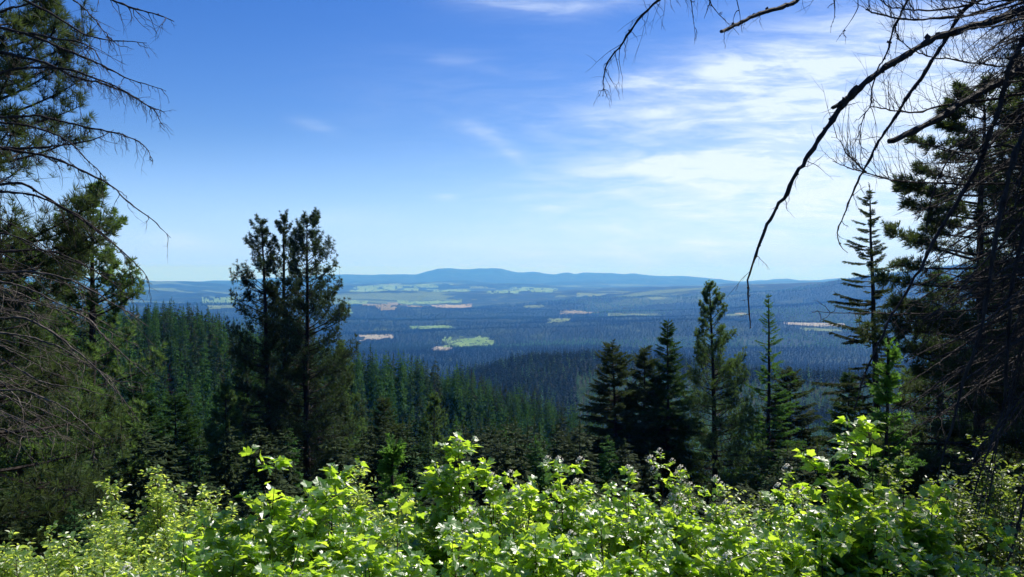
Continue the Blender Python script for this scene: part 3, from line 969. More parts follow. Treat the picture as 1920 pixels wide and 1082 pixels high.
PLACES = [(90, 'at the left edge'), (165, 'left of the thick trunk'), (250, 'right beside the thick trunk'), (290, 'just right of the thick trunk'), (330, 'well right of the thick trunk'), (385, 'midway from left pine to close pines'),
          (420, 'left of the three close pines'), (450, 'at left side of close pines'), (500, 'behind the leftmost of three close pines'), (550, 'behind the middle of three close pines'), (640, 'behind the rightmost of three close pines'), (680, 'at right side of close pines'), (720, 'just right of the three close pines'),
          (800, 'left of the small central pine'), (900, 'above the tall central bush'), (1000, 'right of the tall central bush'),
          (1110, 'left of the blunt topped olive fir'), (1290, 'behind the row of three firs'), (1400, 'behind the grey green pine'),
          (1560, 'around the lone thin larch'), (1700, 'around the green sapling'), (9999, 'behind the bare tangle')]


SHAPES = {0: 'ragged ', 1: 'narrow ', 2: '', 3: 'slim ', 4: 'full ', 5: 'uneven ', 6: '', 7: ''}


def forest_label(k, x, top, ht, kind):
    pl = [w_ for lim_, w_ in PLACES if x < lim_][0]
    up_ = top - float(np.interp(x, ENVX, ENVY))
    row = 'on the crest' if up_ < 32 else 'high up' if up_ < 75 else 'halfway down' if up_ < 135 else 'low down'
    sz = 'very tall' if ht > 27.5 else 'tall' if ht > 22 else 'short' if ht < 13 else 'shortish' if ht < 17.5 else 'middling'
    return '%s %s%s %s, %s' % (sz, SHAPES[kind], KLAB[k][1], row, pl)


CANON = {0: 0, 1: 0, 5: 0, 2: 2, 3: 3, 4: 3, 6: 6, 7: 7}
for s_i in solo:
    k = int(kinds[s_i])
    nm, lab, cat, grp = KLAB[CANON[k]]
    e = bpy.data.objects.new(nm, None); COL.objects.link(e)
    e.location = (X[s_i], Y[s_i], Z[s_i] - .3)
    sc = hh[s_i] / 20
    w = sc ** .6 * (.85 + .3 * random.random())
    e.scale = (w, w, sc); e.rotation_euler = (0, 0, random.random() * 6.28)
    tag(e, forest_label(CANON[k], px[s_i], rt[s_i], hh[s_i], k), cat, grp)
    for src in mid_parts[k]:
        c = src.copy(); COL.objects.link(c); c.parent = e
rest = np.ones(len(X), bool); rest[solo] = False
sc = hh / 20; w = sc ** .6 * (.85 + .3 * RNG.random(len(X)))
scatter_gn('near_valley_forest', PROTO, np.stack([X, Y, Z - .3], -1)[rest], np.stack([w, w, sc], -1)[rest],
           np.stack([RNG.normal(size=len(X)) * .02, RNG.normal(size=len(X)) * .02, RNG.random(len(X)) * 6.28], -1)[rest], kinds[rest],
           'dense dark conifer forest filling the near valley behind the single trees', 'forest')

# second ridge and bench
pp = ring_points(640, 2300, lambda d: 4.2 + d * .0034, R_(37), R_(-12))
az, dd = pp[:, 0], pp[:, 1]
X = np.sin(az) * dd; Y = np.cos(az) * dd; Z = height(X, Y); px, _ = to_px(X, Y, Z)
young = (dd < 1660) & (px > 1300) & (fbm(X, Y, 260, 2) > -.35)
young |= (dd > 1250) & (dd < 1600) & (px > 1080) & (px < 1300)
hh = np.where(young, 12 + 5 * RNG.random(len(X)), 21 + 5 * RNG.normal(size=len(X)))
hh = np.clip(hh, 7, 34)
kk = np.where(young & (RNG.random(len(X)) < .8), RNG.integers(3, 5, len(X)), RNG.choice([0, 1, 2, 5, 3], len(X), p=[.3, .3, .2, .15, .05]))
sc = hh / 20; w = sc ** .7 * 1.15
scatter_gn('ridge_forest', FARP, np.stack([X, Y, Z - .3], -1), np.stack([w, w, sc], -1), np.stack([0 * X, 0 * X, RNG.random(len(X)) * 6.28], -1), kk,
           'conifer forest covering the second ridge, with a paler young stand on its near side', 'forest')
# far valley forests
pp = ring_points(2500, 12500, lambda d: 6 + d * .0032, R_(35.5))
az, dd = pp[:, 0], pp[:, 1]
keep = ~in_field(az, dd)
az, dd = az[keep], dd[keep]
X = np.sin(az) * dd; Y = np.cos(az) * dd; Z = height(X, Y); px, _ = to_px(X, Y, Z)
sparse = fbm(X, Y, 900, 3)
keep = (sparse < .75) | (RNG.random(len(X)) < .25)
X, Y, Z, dd, sparse = X[keep], Y[keep], Z[keep], dd[keep], sparse[keep]
hh = np.clip(22 + 5 * RNG.normal(size=len(X)) + 5 * sparse, 8, 38)
kk = np.where((fbm(X + 5000, Y, 1300, 3) > .35) & (dd > 5400) & (RNG.random(len(X)) < .75), RNG.integers(3, 5, len(X)), np.where(fbm(X * .4, Y + 800, 700, 3) > .25, 2, RNG.choice([0, 1, 5], len(X))))
sc = hh / 20; w = sc * (1.25 + dd / 9000)
scatter_gn('valley_forest', FARP, np.stack([X, Y, Z - .5], -1), np.stack([w, w, sc], -1), np.stack([0 * X, 0 * X, RNG.random(len(X)) * 6.28], -1), kk,
           'dark blue green forests on the wide valley floor and far hills', 'forest')
print('far trees', len(X))


# ------------------------------------------------------------------ bare dead branches
def dead_tree(root, trunk_xy, zlo, zhi, r0, specs, seed):
    """trunk plus branches; specs: (points in metres (n,3), start radius, end radius, twig settings)"""
    rng = np.random.default_rng(seed)
    o0 = np.array(root.location)
    tb = MB()
    K = 26
    s_ = np.linspace(0, 1, K)
    zt = zlo + (zhi - zlo) * s_
    tp = np.stack([trunk_xy[0] + np.cumsum(rng.normal(size=K)) * .012, trunk_xy[1] + np.cumsum(rng.normal(size=K)) * .012, zt], -1)
    tubes(tb, tp - o0, r0 * (1 - .75 * s_) * (1 + .05 * rng.normal(size=K)), 12)
    tb.build('trunk', M_bark, root, smooth=True)
    for pts, ra, rb_, tw in specs:
        L = np.linalg.norm(np.diff(pts, axis=0), axis=1).sum()
        n = max(10, int(L / .035))
        c = catmull(pts, n)
        kn = np.cumsum(rng.normal(size=(n, 3)) * (rng.random((n, 1)) < .3), axis=0)
        c = c + (kn - kn[-1] * u0(n)) * (.0035 + ra * .05)
        c = c + rng.normal(size=(n, 3)) * .0012
        u = np.linspace(0, 1, n)
        rr = (ra * (1 - u) ** .8 + rb_) * (1 + .16 * rng.normal(size=n).clip(-1.5, 2.2))
        b = MB()
        tubes(b, c - o0, rr, 7)
        # crusts of lichen
        nk = int(n * 1.3)
        ik = rng.integers(0, n, nk)
        kv, kf = LICHEN
        Mx = frames(rng.normal(size=(nk, 3)), rng.normal(size=(nk, 3)), (rr[ik] * .6 + .0022) * (.35 + 1.3 * rng.random(nk) ** 2))
        inst(b, kv, kf, Mx, c[ik] - o0 + rng.normal(size=(nk, 3)) * rr[ik][:, None] * .55)
        mt = M_dead_lit if tw.get('pale') else M_dead
        bo = b.build('branch', mt, root)
        # twigs
        nt = int(L * tw.get('n', 14))
        if nt <= 0: continue
        tl = tw.get('len', .28)
        us = tw.get('from', .12) + (1 - tw.get('from', .12)) * rng.random(nt)
        ii = np.clip((us * (n - 1)).astype(int), 1, n - 2)
        tan = unit(c[ii + 1] - c[ii - 1])
        base = c[ii]
        d0 = unit(tan * .55 + np.array(tw.get('dir', (0, 0, -1.))) * tw.get('w', .8) + rng.normal(size=(nt, 3)) * tw.get('spread', .42))
        ln = tl * (.3 + .9 * rng.random(nt) ** 1.5) * (1.1 - .5 * us)
        Kt = 8
        st = np.linspace(0, 1, Kt)
        curl = unit(rng.normal(size=(nt, 3)) * .6 + np.array(tw.get('curl', (0, 0, -.6))))
        pth = base[:, None, :] + ln[:, None, None] * (d0[:, None, :] * st[None, :, None] + curl[:, None, :] * (.35 * st ** 2)[None, :, None])
        pth += np.cumsum(rng.normal(size=pth.shape), axis=1) * .0045 * (st > 0)[None, :, None]
        rt_ = tw.get('r', .0026) * (.7 + .6 * rng.random(nt))[:, None] * (1 - .75 * st)[None]
        t_ = MB()
        tubes(t_, pth - o0, rt_, 4)
        # side twigs
        m = 3
        jj = rng.integers(2, Kt - 1, (nt, m))
        b2 = np.take_along_axis(pth, jj[:, :, None], 1).reshape(-1, 3)
        d2 = unit(np.repeat(d0, m, 0) * .7 + rng.normal(size=(nt * m, 3)) * .55 + np.array(tw.get('dir', (0, 0, -1.))) * .3)
        l2 = np.repeat(ln, m) * (.15 + .3 * rng.random(nt * m))
        s4 = np.linspace(0, 1, 4)
        p2 = b2[:, None] + l2[:, None, None] * (d2[:, None] * s4[None, :, None] + np.repeat(curl, m, 0)[:, None] * (.3 * s4 ** 2)[None, :, None])
        tubes(t_, p2 - o0, np.full((len(p2), 4), tw.get('r', .0026) * .5) * (1 - .6 * s4), 3)
        t_.build('twigs', mt, bo)['kind'] = 'stuff'


def lichen():
    a = np.array([[1, 0, 0], [-1, .1, 0], [0, 1, .1], [0, -1, 0], [.1, 0, .8], [0, .1, -.8]])
    f_ = np.array([[0, 2, 4], [2, 1, 4], [1, 3, 4], [3, 0, 4], [2, 0, 5], [1, 2, 5], [3, 1, 5], [0, 3, 5]])
    return a, f_


def u0(n):
    return np.linspace(0, 1, n)[:, None]


LICHEN = lichen()


def path3(pl, Y0, Y1):
    n = len(pl)
    return np.array([P(a, b, Y0 + (Y1 - Y0) * k / (n - 1)) for k, (a, b) in enumerate(pl)])


rg = np.random.default_rng(77)
# right tree ---------------------------------------------------------------
RX, RY = (2260 - 960) / F * 5.2, 5.2
right = empty('dead_branched_conifer', (RX, RY, hz(RX, RY) - .2), 'conifer at the right edge reaching in with a tangle of bare lichen crusted dead branches', 'dead tree', 'conifers framing the view with dead branches')


def to_trunk_r(pl, Y0, Y1, zt=None):
    pts = path3(pl, Y0, Y1)
    z0 = pts[0][2] + (.25 if zt is None else zt)
    a = np.array([RX, RY, z0 + .25])
    m_ = (a + pts[0]) / 2 + np.array([0, 0, .06])
    return np.vstack([a, m_, pts])


up_tw = dict(n=34, len=.42, dir=(-.35, 0, 1), w=.75, curl=(.1, 0, .9), spread=.35, r=.0020)
dn_tw = dict(n=12, len=.30, dir=(0, 0, -1), w=.8, curl=(-.1, 0, -.6), spread=.4, r=.0022)
few = dict(n=12, len=.22, dir=(0, 0, -.6), w=.4, spread=.7, r=.0018)
mixd = dict(n=16, len=.34, dir=(-.2, 0, -.2), w=.4, spread=.7, r=.0020)
# start radius / pixel widths at about 4.5 m: one pixel is 3 mm
SP = []
SP.append((to_trunk_r([(2000, -10), (1920, 20), (1870, 35), (1830, 48), (1790, 57), (1755, 67), (1720, 85), (1690, 105), (1660, 122), (1635, 140), (1605, 165), (1580, 190), (1555, 228), (1535, 255), (1510, 295), (1487, 330), (1470, 370), (1450, 405), (1430, 455), (1413, 500), (1403, 545), (1405, 590), (1407, 615)], 4.6, 4.0), .031, .0022, few))
SP.append((path3([(1606, 166), (1592, 180), (1578, 193), (1561, 202)], 4.28, 4.26), .006, .012, dict(n=0)))
SP.append((to_trunk_r([(1860, -60), (1830, 0), (1800, 32), (1780, 65), (1760, 95), (1740, 125), (1722, 150), (1705, 172), (1690, 197), (1675, 222), (1655, 250), (1640, 280), (1620, 315), (1605, 345), (1590, 380), (1577, 410), (1570, 440), (1575, 460), (1590, 474)], 4.9, 4.4), .021, .0018, dict(n=14, len=.25, dir=(.3, 0, -.7), w=.6, spread=.6, r=.0018)))
SP.append((to_trunk_r([(1980, 90), (1925, 120), (1880, 150), (1840, 172), (1800, 195), (1760, 220), (1720, 240), (1690, 254), (1666, 265)], 4.8, 4.4), .017, .0145, few))
SP.append((to_trunk_r([(1740, -60), (1710, 0), (1695, 30), (1680, 60), (1672, 90), (1662, 112), (1650, 130), (1640, 160), (1632, 200), (1622, 215), (1612, 260), (1618, 290), (1628, 300)], 4.7, 4.2), .013, .0012, dn_tw))
SP.append((to_trunk_r([(1990, -40), (1920, -5), (1830, 26), (1760, 36), (1700, 37), (1650, 28), (1625, 18)], 4.9, 4.3), .012, .0035, up_tw))
SP.append((to_trunk_r([(1960, -70), (1880, -20), (1820, 8), (1760, 19), (1710, 20), (1670, 12), (1645, -4)], 5.0, 4.5), .010, .003, up_tw))
SP.append((to_trunk_r([(2000, 160), (1920, 180), (1830, 193), (1770, 203), (1720, 212), (1680, 210), (1635, 201)], 5.0, 4.5), .012, .003, up_tw))
SP.append((to_trunk_r([(1920, 120), (1840, 122), (1790, 115), (1740, 105), (1700, 85), (1680, 72)], 5.0, 4.6), .009, .002, up_tw))
SP.append((to_trunk_r([(1990, 330), (1920, 340), (1800, 346), (1700, 342), (1660, 333), (1620, 322), (1590, 314), (1562, 302)], 5.0, 4.4), .012, .0018, up_tw))
SP.append((path3([(1624, 322), (1600, 300), (1585, 285), (1575, 262), (1560, 258)], 4.45, 4.4), .004, .0008, up_tw))
SP.append((to_trunk_r([(1960, 0), (1925, 60), (1890, 120), (1872, 180), (1852, 235), (1830, 300), (1800, 352), (1770, 402), (1745, 442), (1722, 490), (1700, 532), (1680, 565), (1662, 602), (1640, 662), (1615, 722), (1602, 770)], 4.5, 4.2), .023, .002, mixd))
SP.append((to_trunk_r([(1980, 150), (1925, 250), (1890, 330), (1865, 430), (1850, 520), (1832, 620), (1805, 710), (1785, 790), (1768, 850), (1757, 905)], 4.2, 4.0), .022, .003, mixd))
SP.append((to_trunk_r([(2000, 300), (1930, 420), (1905, 520), (1890, 640), (1880, 760), (1850, 850), (1825, 930)], 4.3, 4.1), .018, .003, mixd))
SP.append((to_trunk_r([(1960, 560), (1870, 580), (1790, 592), (1700, 595), (1640, 592), (1580, 590), (1525, 583)], 4.8, 4.6), .010, .0012, few))
SP.append((to_trunk_r([(1930, 200), (1880, 230), (1830, 250), (1780, 300), (1755, 350), (1740, 420), (1745, 470)], 4.7, 4.5), .010, .002, mixd))
SP.append((path3([(1420, -60), (1330, -70), (1260, -25), (1240, -5), (1205, 30), (1180, 60), (1160, 90), (1140, 115), (1132, 145), (1131, 180)], 3.9, 3.6), .010, .0012, dict(n=42, len=.24, dir=(.2, 0, -.8), w=.6, spread=.5, r=.0014)))
SP.append((to_trunk_r([(1800, -150), (1640, -70), (1560, -25), (1500, 0), (1470, 12), (1440, 20), (1400, 35), (1372, 50), (1352, 59)], 4.4, 3.8), .016, .0075, dict(n=20, len=.28, dir=(-.1, 0, -1), w=.8, spread=.4, r=.0014)))
for a, b in ((1290, -20), (1330, -25), (1375, -30), (1560, -20), (1600, -25)):
    q0 = P(a, b, 3.9)
    SP.append((np.array([q0, q0 + [.02, 0, -.1], q0 + [.01 + rg.normal() * .05, 0, -.2 - .08 * rg.random()]]), .0022, .0006, dict(n=10, len=.08)))
for k in range(120):
    ys = rg.uniform(-60, 690)
    ln = rg.uniform(110, 330) * (.72 if ys < 250 else 1)
    sl = rg.uniform(-.05, .75) if rg.random() < .75 else rg.uniform(1.0, 2.2)
    x = 1990; pl = [(x, ys)]
    nseg = 5
    for q_ in range(nseg):
        x -= ln / nseg; ys += sl * ln / nseg + rg.normal() * 6; sl += rg.normal() * .12 + .05
        if sl > 1.5: x += ln / nseg * .5
        pl.append((x, ys))
    Yk = rg.uniform(4.3, 6.2)
    SP.append((to_trunk_r(pl, Yk, Yk - .4), rg.uniform(.007, .017), .0015, dict(mixd, n=rg.uniform(12, 22), len=rg.uniform(.25, .55), dir=(-.3, 0, rg.uniform(-.9, .5)))))
dead_tree(right, (RX, RY), right.location.z, 6.5, .17, SP, 5)

# left tree ----------------------------------------------------------------
LX, LY = (-330 - 960) / F * 5.6, 5.6
left = empty('dead_branched_conifer', (LX, LY, hz(LX, LY) - .2), 'conifer at the left edge reaching in with long thin bare drooping dead branches', 'dead tree', 'conifers framing the view with dead branches')


def to_trunk_l(pl, Y0, Y1):
    pts = path3(pl, Y0, Y1)
    dx, dz = pl[1][0] - pl[0][0], pl[1][1] - pl[0][1]
    a = np.array([LX, LY, pts[0][2] + .35])
    m_ = (a + pts[0]) / 2 + np.array([0, 0, .08])
    return np.vstack([a, m_, pts])


lt = dict(n=17, len=.26, dir=(.15, 0, -1), w=.75, curl=(-.15, 0, -.5), spread=.36, r=.0021)
ltd = dict(n=34, len=.17, dir=(.15, 0, -1), w=.65, curl=(-.1, 0, -.5), spread=.4, r=.0017, **{'from': .55})
lf = dict(n=10, len=.3, dir=(.2, 0, -.8), w=.5, spread=.6, r=.0020)
LP = [
    ([(-40, -50), (45, 0), (95, 28), (140, 55), (172, 68), (205, 75), (240, 77), (275, 81)], .0085, lt),
    ([(-40, 45), (0, 50), (60, 68), (110, 88), (160, 108), (200, 127), (240, 148), (280, 160), (310, 170)], .0088, lt),
    ([(55, 62), (110, 74), (150, 82), (175, 95), (186, 112)], .0045, lt),
    ([(-40, 92), (0, 96), (50, 106), (95, 118), (140, 140), (185, 155), (225, 166), (260, 182), (292, 207), (308, 238)], .0088, ltd),
    ([(-40, 150), (0, 141), (30, 133), (70, 131), (130, 136), (175, 151), (220, 168), (270, 195), (308, 211)], .0080, ltd),
    ([(120, -40), (200, -5), (240, 12), (290, 25), (327, 40)], .0060, lt),
    ([(-40, 22), (30, 12), (80, 1), (110, -12)], .0095, lf),
    ([(130, -8), (150, 12), (175, 35), (195, 60), (212, 75)], .0028, ltd),
    ([(-40, 212), (60, 217), (110, 226), (160, 238), (210, 247), (250, 258), (275, 277), (284, 302)], .0078, ltd),
    ([(-40, 272), (60, 275), (110, 271), (150, 265), (190, 252), (213, 244)], .0085, lt),
    ([(-40, 220), (60, 236), (100, 250), (140, 275), (165, 300), (190, 325), (214, 356)], .0070, lt),
    ([(-40, 262), (70, 287), (120, 305), (170, 327), (215, 355), (250, 385), (290, 415), (320, 446)], .0082, lt),
    ([(-40, 338), (40, 342), (80, 365), (130, 395), (180, 430), (230, 470), (270, 512), (280, 530)], .0075, lt),
    ([(-40, 352), (60, 368), (110, 385), (150, 405), (190, 432), (215, 455), (245, 492)], .0070, lt),
    ([(-40, 470), (70, 470), (120, 482), (170, 505), (220, 540), (248, 568)], .0065, lf),
    ([(-40, 505), (60, 510), (130, 525), (170, 545), (230, 580), (278, 612)], .0065, lf),
    ([(-40, 510), (60, 545), (110, 572), (140, 582), (200, 592)], .0060, lf),
    ([(130, 580), (170, 600), (190, 625), (240, 670), (275, 705)], .0045, lf),
    ([(-40, 590), (40, 597), (80, 612), (130, 645), (170, 680), (200, 710), (230, 745), (262, 792)], .0070, lf),
    ([(-40, 612), (60, 632), (120, 655), (160, 680), (200, 705), (226, 738)], .0060, lf),
    ([(-40, 650), (30, 687), (80, 712), (150, 725), (215, 745)], .0060, lf),
    ([(-40, 712), (50, 725), (110, 755), (150, 785), (190, 822)], .0060, lf),
    ([(-40, 690), (20, 730), (40, 762), (45, 805)], .0050, lf),
    ([(-40, 760), (60, 800), (100, 832)], .0050, lf),
]
SPL = []
for k, (pl, ra, tw) in enumerate(LP):
    Yk = 5.0 + .5 * math.sin(k * 2.3)
    trk = pl[0][0] <= 0
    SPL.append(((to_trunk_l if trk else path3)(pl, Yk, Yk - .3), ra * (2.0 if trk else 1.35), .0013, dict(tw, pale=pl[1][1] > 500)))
for k in range(26):
    ys = rg.uniform(380, 800); x = -40; ln = rg.uniform(120, 320); sl = rg.uniform(.1, .55); pl = [(x, ys)]
    for q_ in range(5):
        x += ln / 5; ys += sl * ln / 5 + rg.normal() * 4; sl += rg.normal() * .08 + .06
        pl.append((x, ys))
    Yk = rg.uniform(4.9, 6.2)
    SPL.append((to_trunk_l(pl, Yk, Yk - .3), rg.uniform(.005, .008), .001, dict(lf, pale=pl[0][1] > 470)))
dead_tree(left, (LX, LY), left.location.z, 6.5, .17, SPL, 6)


# ------------------------------------------------------------------ leafy shrubs
def lobed_leaf(seed):
    """maple-like leaf, unit length along x, folded on its midrib"""
    r = np.random.default_rng(seed)
    out_ = [(0, 0), (-.06, .16), (.02, .36), (.16, .30), (.20, .42), (.40, .54), (.50, .38), (.60, .33), (.64, .20), (.82, .16), (1.02, 0)]
    right_ = [(x, -y) for x, y in out_[1:-1]][::-1]
    o = np.array(out_ + right_) + r.normal(size=(len(out_) + len(right_), 2)) * .018
    c = np.array([[.38, 0]])
    p = np.vstack([c, o])
    fold = .22 + .1 * r.random()
    z = np.abs(p[:, 1]) * fold - .16 * np.clip(p[:, 0] - .3, 0, 2) ** 2 * 1.6 + r.normal(size=len(p)) * .02
    n = len(o)
    v_ = np.column_stack([p[:, 0], p[:, 1], z])
    # midrib point keeps the fold sharp
    f_ = np.array([[0, k, k % n + 1] for k in range(1, n + 1)])
    return v_, f_


def oval_leaf(seed):
    r = np.random.default_rng(seed)
    o = np.array([(0, 0), (.22, .22), (.55, .28), (.85, .14), (1, 0), (.85, -.14), (.55, -.28), (.22, -.22)]) + r.normal(size=(8, 2)) * .02
    z = np.abs(o[:, 1]) * .35 - .1 * o[:, 0] ** 2
    v_ = np.column_stack([o, z])
    return v_, np.array([[0, 1, 2], [0, 2, 4], [2, 3, 4], [0, 4, 6], [4, 5, 6], [0, 6, 7]])


LOBED = [lobed_leaf(k) for k in range(5)]
OVAL = [oval_leaf(k) for k in range(3)]
LEAF_ME = []
for v_, f_ in LOBED:
    m_ = MB(); m_.add(v_, f_); LEAF_ME.append(m_.build('leaf', M_shrub, link=False).data)


def petal_head(seed, n=34):
    r = np.random.default_rng(seed)
    d = unit(r.normal(size=(n, 3)) + [0, 0, .5])
    v_, f_ = [], []
    for k in range(n):
        s_ = unit(np.cross(d[k], r.normal(size=3))) * .22; t_ = np.cross(d[k], s_)
        b = len(v_); c = d[k] * (.85 + .3 * r.random())
        v_ += [c + s_, c + t_, c - s_, c - t_]; f_ += [[b, b + 1, b + 2], [b, b + 2, b + 3]]
    return np.array(v_), np.array(f_)


HEAD = petal_head(3)
bb_ = MB(); bb_.add(*HEAD); HEAD_ME = bb_.build('flower_head', M_petal, link=False).data


def shrub(name, base, Ht, spread, nst, label, cat, group, seed, leaf=.085, lobed=True, mat=None, dens=1.0, leaf_parts=True, flowers=0, lean=(0, 0), top_bias=0.0, cone=.38, fsize=.022):
    rng = np.random.default_rng(seed)
    root = empty(name, base, label, cat, group)
    mat = mat or M_shrub
    # stems
    nst = int(nst * 1.35) if lobed else nst
    K = 8; s_ = np.linspace(0, 1, K)
    az = rng.random(nst) * 6.283
    out_ = spread * np.sqrt(rng.random(nst))
    hs_ = Ht * (1 - cone * (out_ / spread) ** 1.6) * (.80 + .2 * rng.random(nst))
    hs_[0] = Ht; out_[0] = .03
    ex = np.stack([np.cos(az) * out_ + lean[0], np.sin(az) * out_ + lean[1]], -1)
    st = np.zeros((nst, K, 3))
    st[:, :, 0] = ex[:, :1] * (s_ ** 1.3)[None] + rng.normal(size=(nst, 1)) * .03 * np.sin(s_ * 3)[None]
    st[:, :, 1] = ex[:, 1:] * (s_ ** 1.3)[None] + rng.normal(size=(nst, 1)) * .03 * np.sin(s_ * 3)[None]
    st[:, :, 2] = hs_[:, None] * (s_ ** .9)[None]
    rs = (.0045 + .0035 * Ht) * (1 - .8 * s_)[None] * (.8 + .4 * rng.random((nst, 1)))
    sb = MB(); tubes(sb, st, rs, 5)
    # side shoots
    nsh = int(9 * Ht * dens) + 4
    sh_b = []; sh_d = []; sh_l = []
    for k in range(nst):
        u = .25 + .75 * rng.random(nsh)
        q = np.stack([np.interp(u, s_, st[k, :, c]) for c in range(3)], -1)
        a = rng.random(nsh) * 6.283
        d = np.stack([np.cos(a), np.sin(a), .55 + .4 * rng.random(nsh)], -1)
        sh_b.append(q); sh_d.append(unit(d)); sh_l.append((.10 + .26 * rng.random(nsh)) * (1.15 - .6 * u) * min(1.3, .5 + Ht * .45))
    sh_b = np.concatenate(sh_b + [st[:, -1]]); sh_d = np.concatenate(sh_d + [unit(st[:, -1] - st[:, -2] + [0, 0, .02])]); sh_l = np.concatenate(sh_l + [np.full(nst, .08)])
    s5 = np.linspace(0, 1, 4)
    shp = sh_b[:, None] + sh_l[:, None, None] * sh_d[:, None] * s5[None, :, None]
    shp[:, :, 2] += (-.08 * sh_l)[:, None] * (s5 ** 2)[None]
    tubes(sb, shp, np.full((len(shp), 4), .0022) * (1 - .5 * s5), 3)
    sb.build('stems', M_stem, root)
    # leaves
    per = rng.integers(9, 17, len(shp))
    idx = np.repeat(np.arange(len(shp)), per)
    n = len(idx)
    u = rng.random(n) ** .7
    pos = sh_b[idx] + sh_l[idx][:, None] * sh_d[idx] * u[:, None]
    a = rng.random(n) * 6.283
    hd = unit(np.stack([np.cos(a), np.sin(a), -.25 + .35 * rng.normal(size=n)], -1) + sh_d[idx] * .5)
    nrm = unit(np.array([.2, .1, 1.0]) + rng.normal(size=(n, 3)) * .52)
    sz = (leaf * .70 if lobed else leaf) * (.55 + .6 * rng.random(n)) * (1.05 - .25 * (u > .9))
    pos = pos + hd * (sz * .3)[:, None]
    M_ = frames(hd, nrm, sz)
    protos = LOBED if lobed else OVAL
    pick = rng.integers(0, len(protos), n)
    own = np.zeros(n, bool)
    if leaf_parts:
        # the leaves that show largest: near the outside facing the lookout
        w = pos + np.array(base)
        dist = np.linalg.norm(w, axis=1)
        outer = pos[:, 2] * 1.2 - pos[:, 1] * 1.0
        sc_ = sz / dist * (1 + .8 * (outer - outer.min()) / (np.ptp(outer) + 1e-6))
        pxx, pyy = to_px(w[:, 0], w[:, 1], w[:, 2])
        sc_ = np.where((pxx > 0) & (pxx < 1920) & (pyy < 1082), sc_, 0)
        own[np.argsort(-sc_)[:300]] = True
    lb = MB()
    for k in range(len(protos)):
        m = (pick == k) & ~own
        inst(lb, *protos[k], M_[m], pos[m])
    lo = lb.build('foliage', mat, root)
    lo['kind'] = 'stuff'
    for q_ in np.nonzero(own)[0]:
        o = bpy.data.objects.new('leaf', LEAF_ME[pick[q_]])
        COL.objects.link(o); o.parent = root
        mm = Matrix([list(M_[q_][r_]) + [pos[q_][r_]] for r_ in range(3)] + [[0, 0, 0, 1]])
        o.matrix_basis = mm
    if flowers:
        cand = np.argsort(-(shp[:, -1, 2] - .6 * shp[:, -1, 1] + rng.normal(size=len(shp)) * .15))[:flowers]
        for q_ in cand:
            o = bpy.data.objects.new('flower_head', HEAD_ME); COL.objects.link(o); o.parent = root
            o.location = shp[q_, -1] + np.array([0, 0, .02]); o.scale = (fsize * (.7 + .6 * rng.random()),) * 3
    return root


GS = 'maple leaved bushes in front of the lookout'


def sh_at(px, py, d, spread, nst, label, seed, extra=0.0, **k):
    """bush whose top shows at (px, py)"""
    x = (px - 960) / F * d
    g = hz(x, d) - .05
    top = P(px, py, d)[2]
    Ht = max(.25, top - g - .06)
    return shrub(k.pop('name', 'leafy_shrub'), (x, d, g), Ht, spread, nst, label, 'shrub', k.pop('group', GS), seed, **k)


sh_at(525, 868, 3.9, .42, 9, 'maple leaved bush whose tall left sprig stands before the three close pines', 301, flowers=0, dens=.9, leaf=.085)
sh_at(622, 880, 4.2, .40, 8, 'maple leaved bush with a short sprig below the right foot of the three close pines', 302, dens=.9, leaf=.08)
sh_at(855, 828, 4.5, .34, 14, 'tallest maple leaved bush at the centre, with a peaked crown and a few white flowers', 303, flowers=5, leaf=.078)
sh_at(920, 872, 4.6, .36, 12, 'maple leaved bush leaning against the right side of the tall central bush', 304, flowers=3, leaf=.078)
sh_at(1050, 872, 4.7, .42, 14, 'maple leaved bush with round white flower heads below the row of firs', 305, flowers=9, leaf=.075)
sh_at(1170, 890, 4.9, .45, 14, 'maple leaved bush with one round white flower head on its left top', 306, flowers=4, leaf=.072)
sh_at(1242, 852, 6.2, .42, 16, 'pointed small leaved flowering bush below the pointed dark fir', 307, flowers=26, leaf=.055, fsize=.028)
sh_at(1345, 905, 6.0, .48, 16, 'bush of pale sunlit leaves below the trunk of the grey green pine', 308, flowers=14, leaf=.06, fsize=.026)
sh_at(1480, 890, 5.6, .30, 9, 'thin bush with white flower heads below the lone larch', 309, flowers=10, leaf=.06, fsize=.026)
sh_at(1640, 795, 4.2, .42, 18, 'tallest maple leaved bush on the right, below the bright green sapling', 310, leaf=.095, cone=.6)
sh_at(1555, 872, 4.3, .34, 12, 'maple leaved bush on the left flank of the tallest right bush', 311, leaf=.085)
sh_at(1760, 925, 4.2, .42, 12, 'maple leaved bush on the right flank of the tallest right bush', 312, leaf=.085)
sh_at(1860, 985, 4.0, .40, 11, 'low maple leaved bush in the bottom right corner', 313, leaf=.08)
sh_at(735, 945, 3.7, .40, 11, 'low maple leaved bush below the bright green centre sapling', 314, leaf=.08)
sh_at(1440, 930, 4.6, .45, 14, 'sunlit maple leaved bush left of the tallest right bush', 315, leaf=.075, flowers=3)
sh_at(985, 925, 4.0, .42, 12, 'maple leaved bush in front between the two central peaks', 316, leaf=.08)
sh_at(400, 970, 3.8, .40, 8, 'low sprawling maple leaved bush at the lower left', 317, leaf=.08, dens=.8)
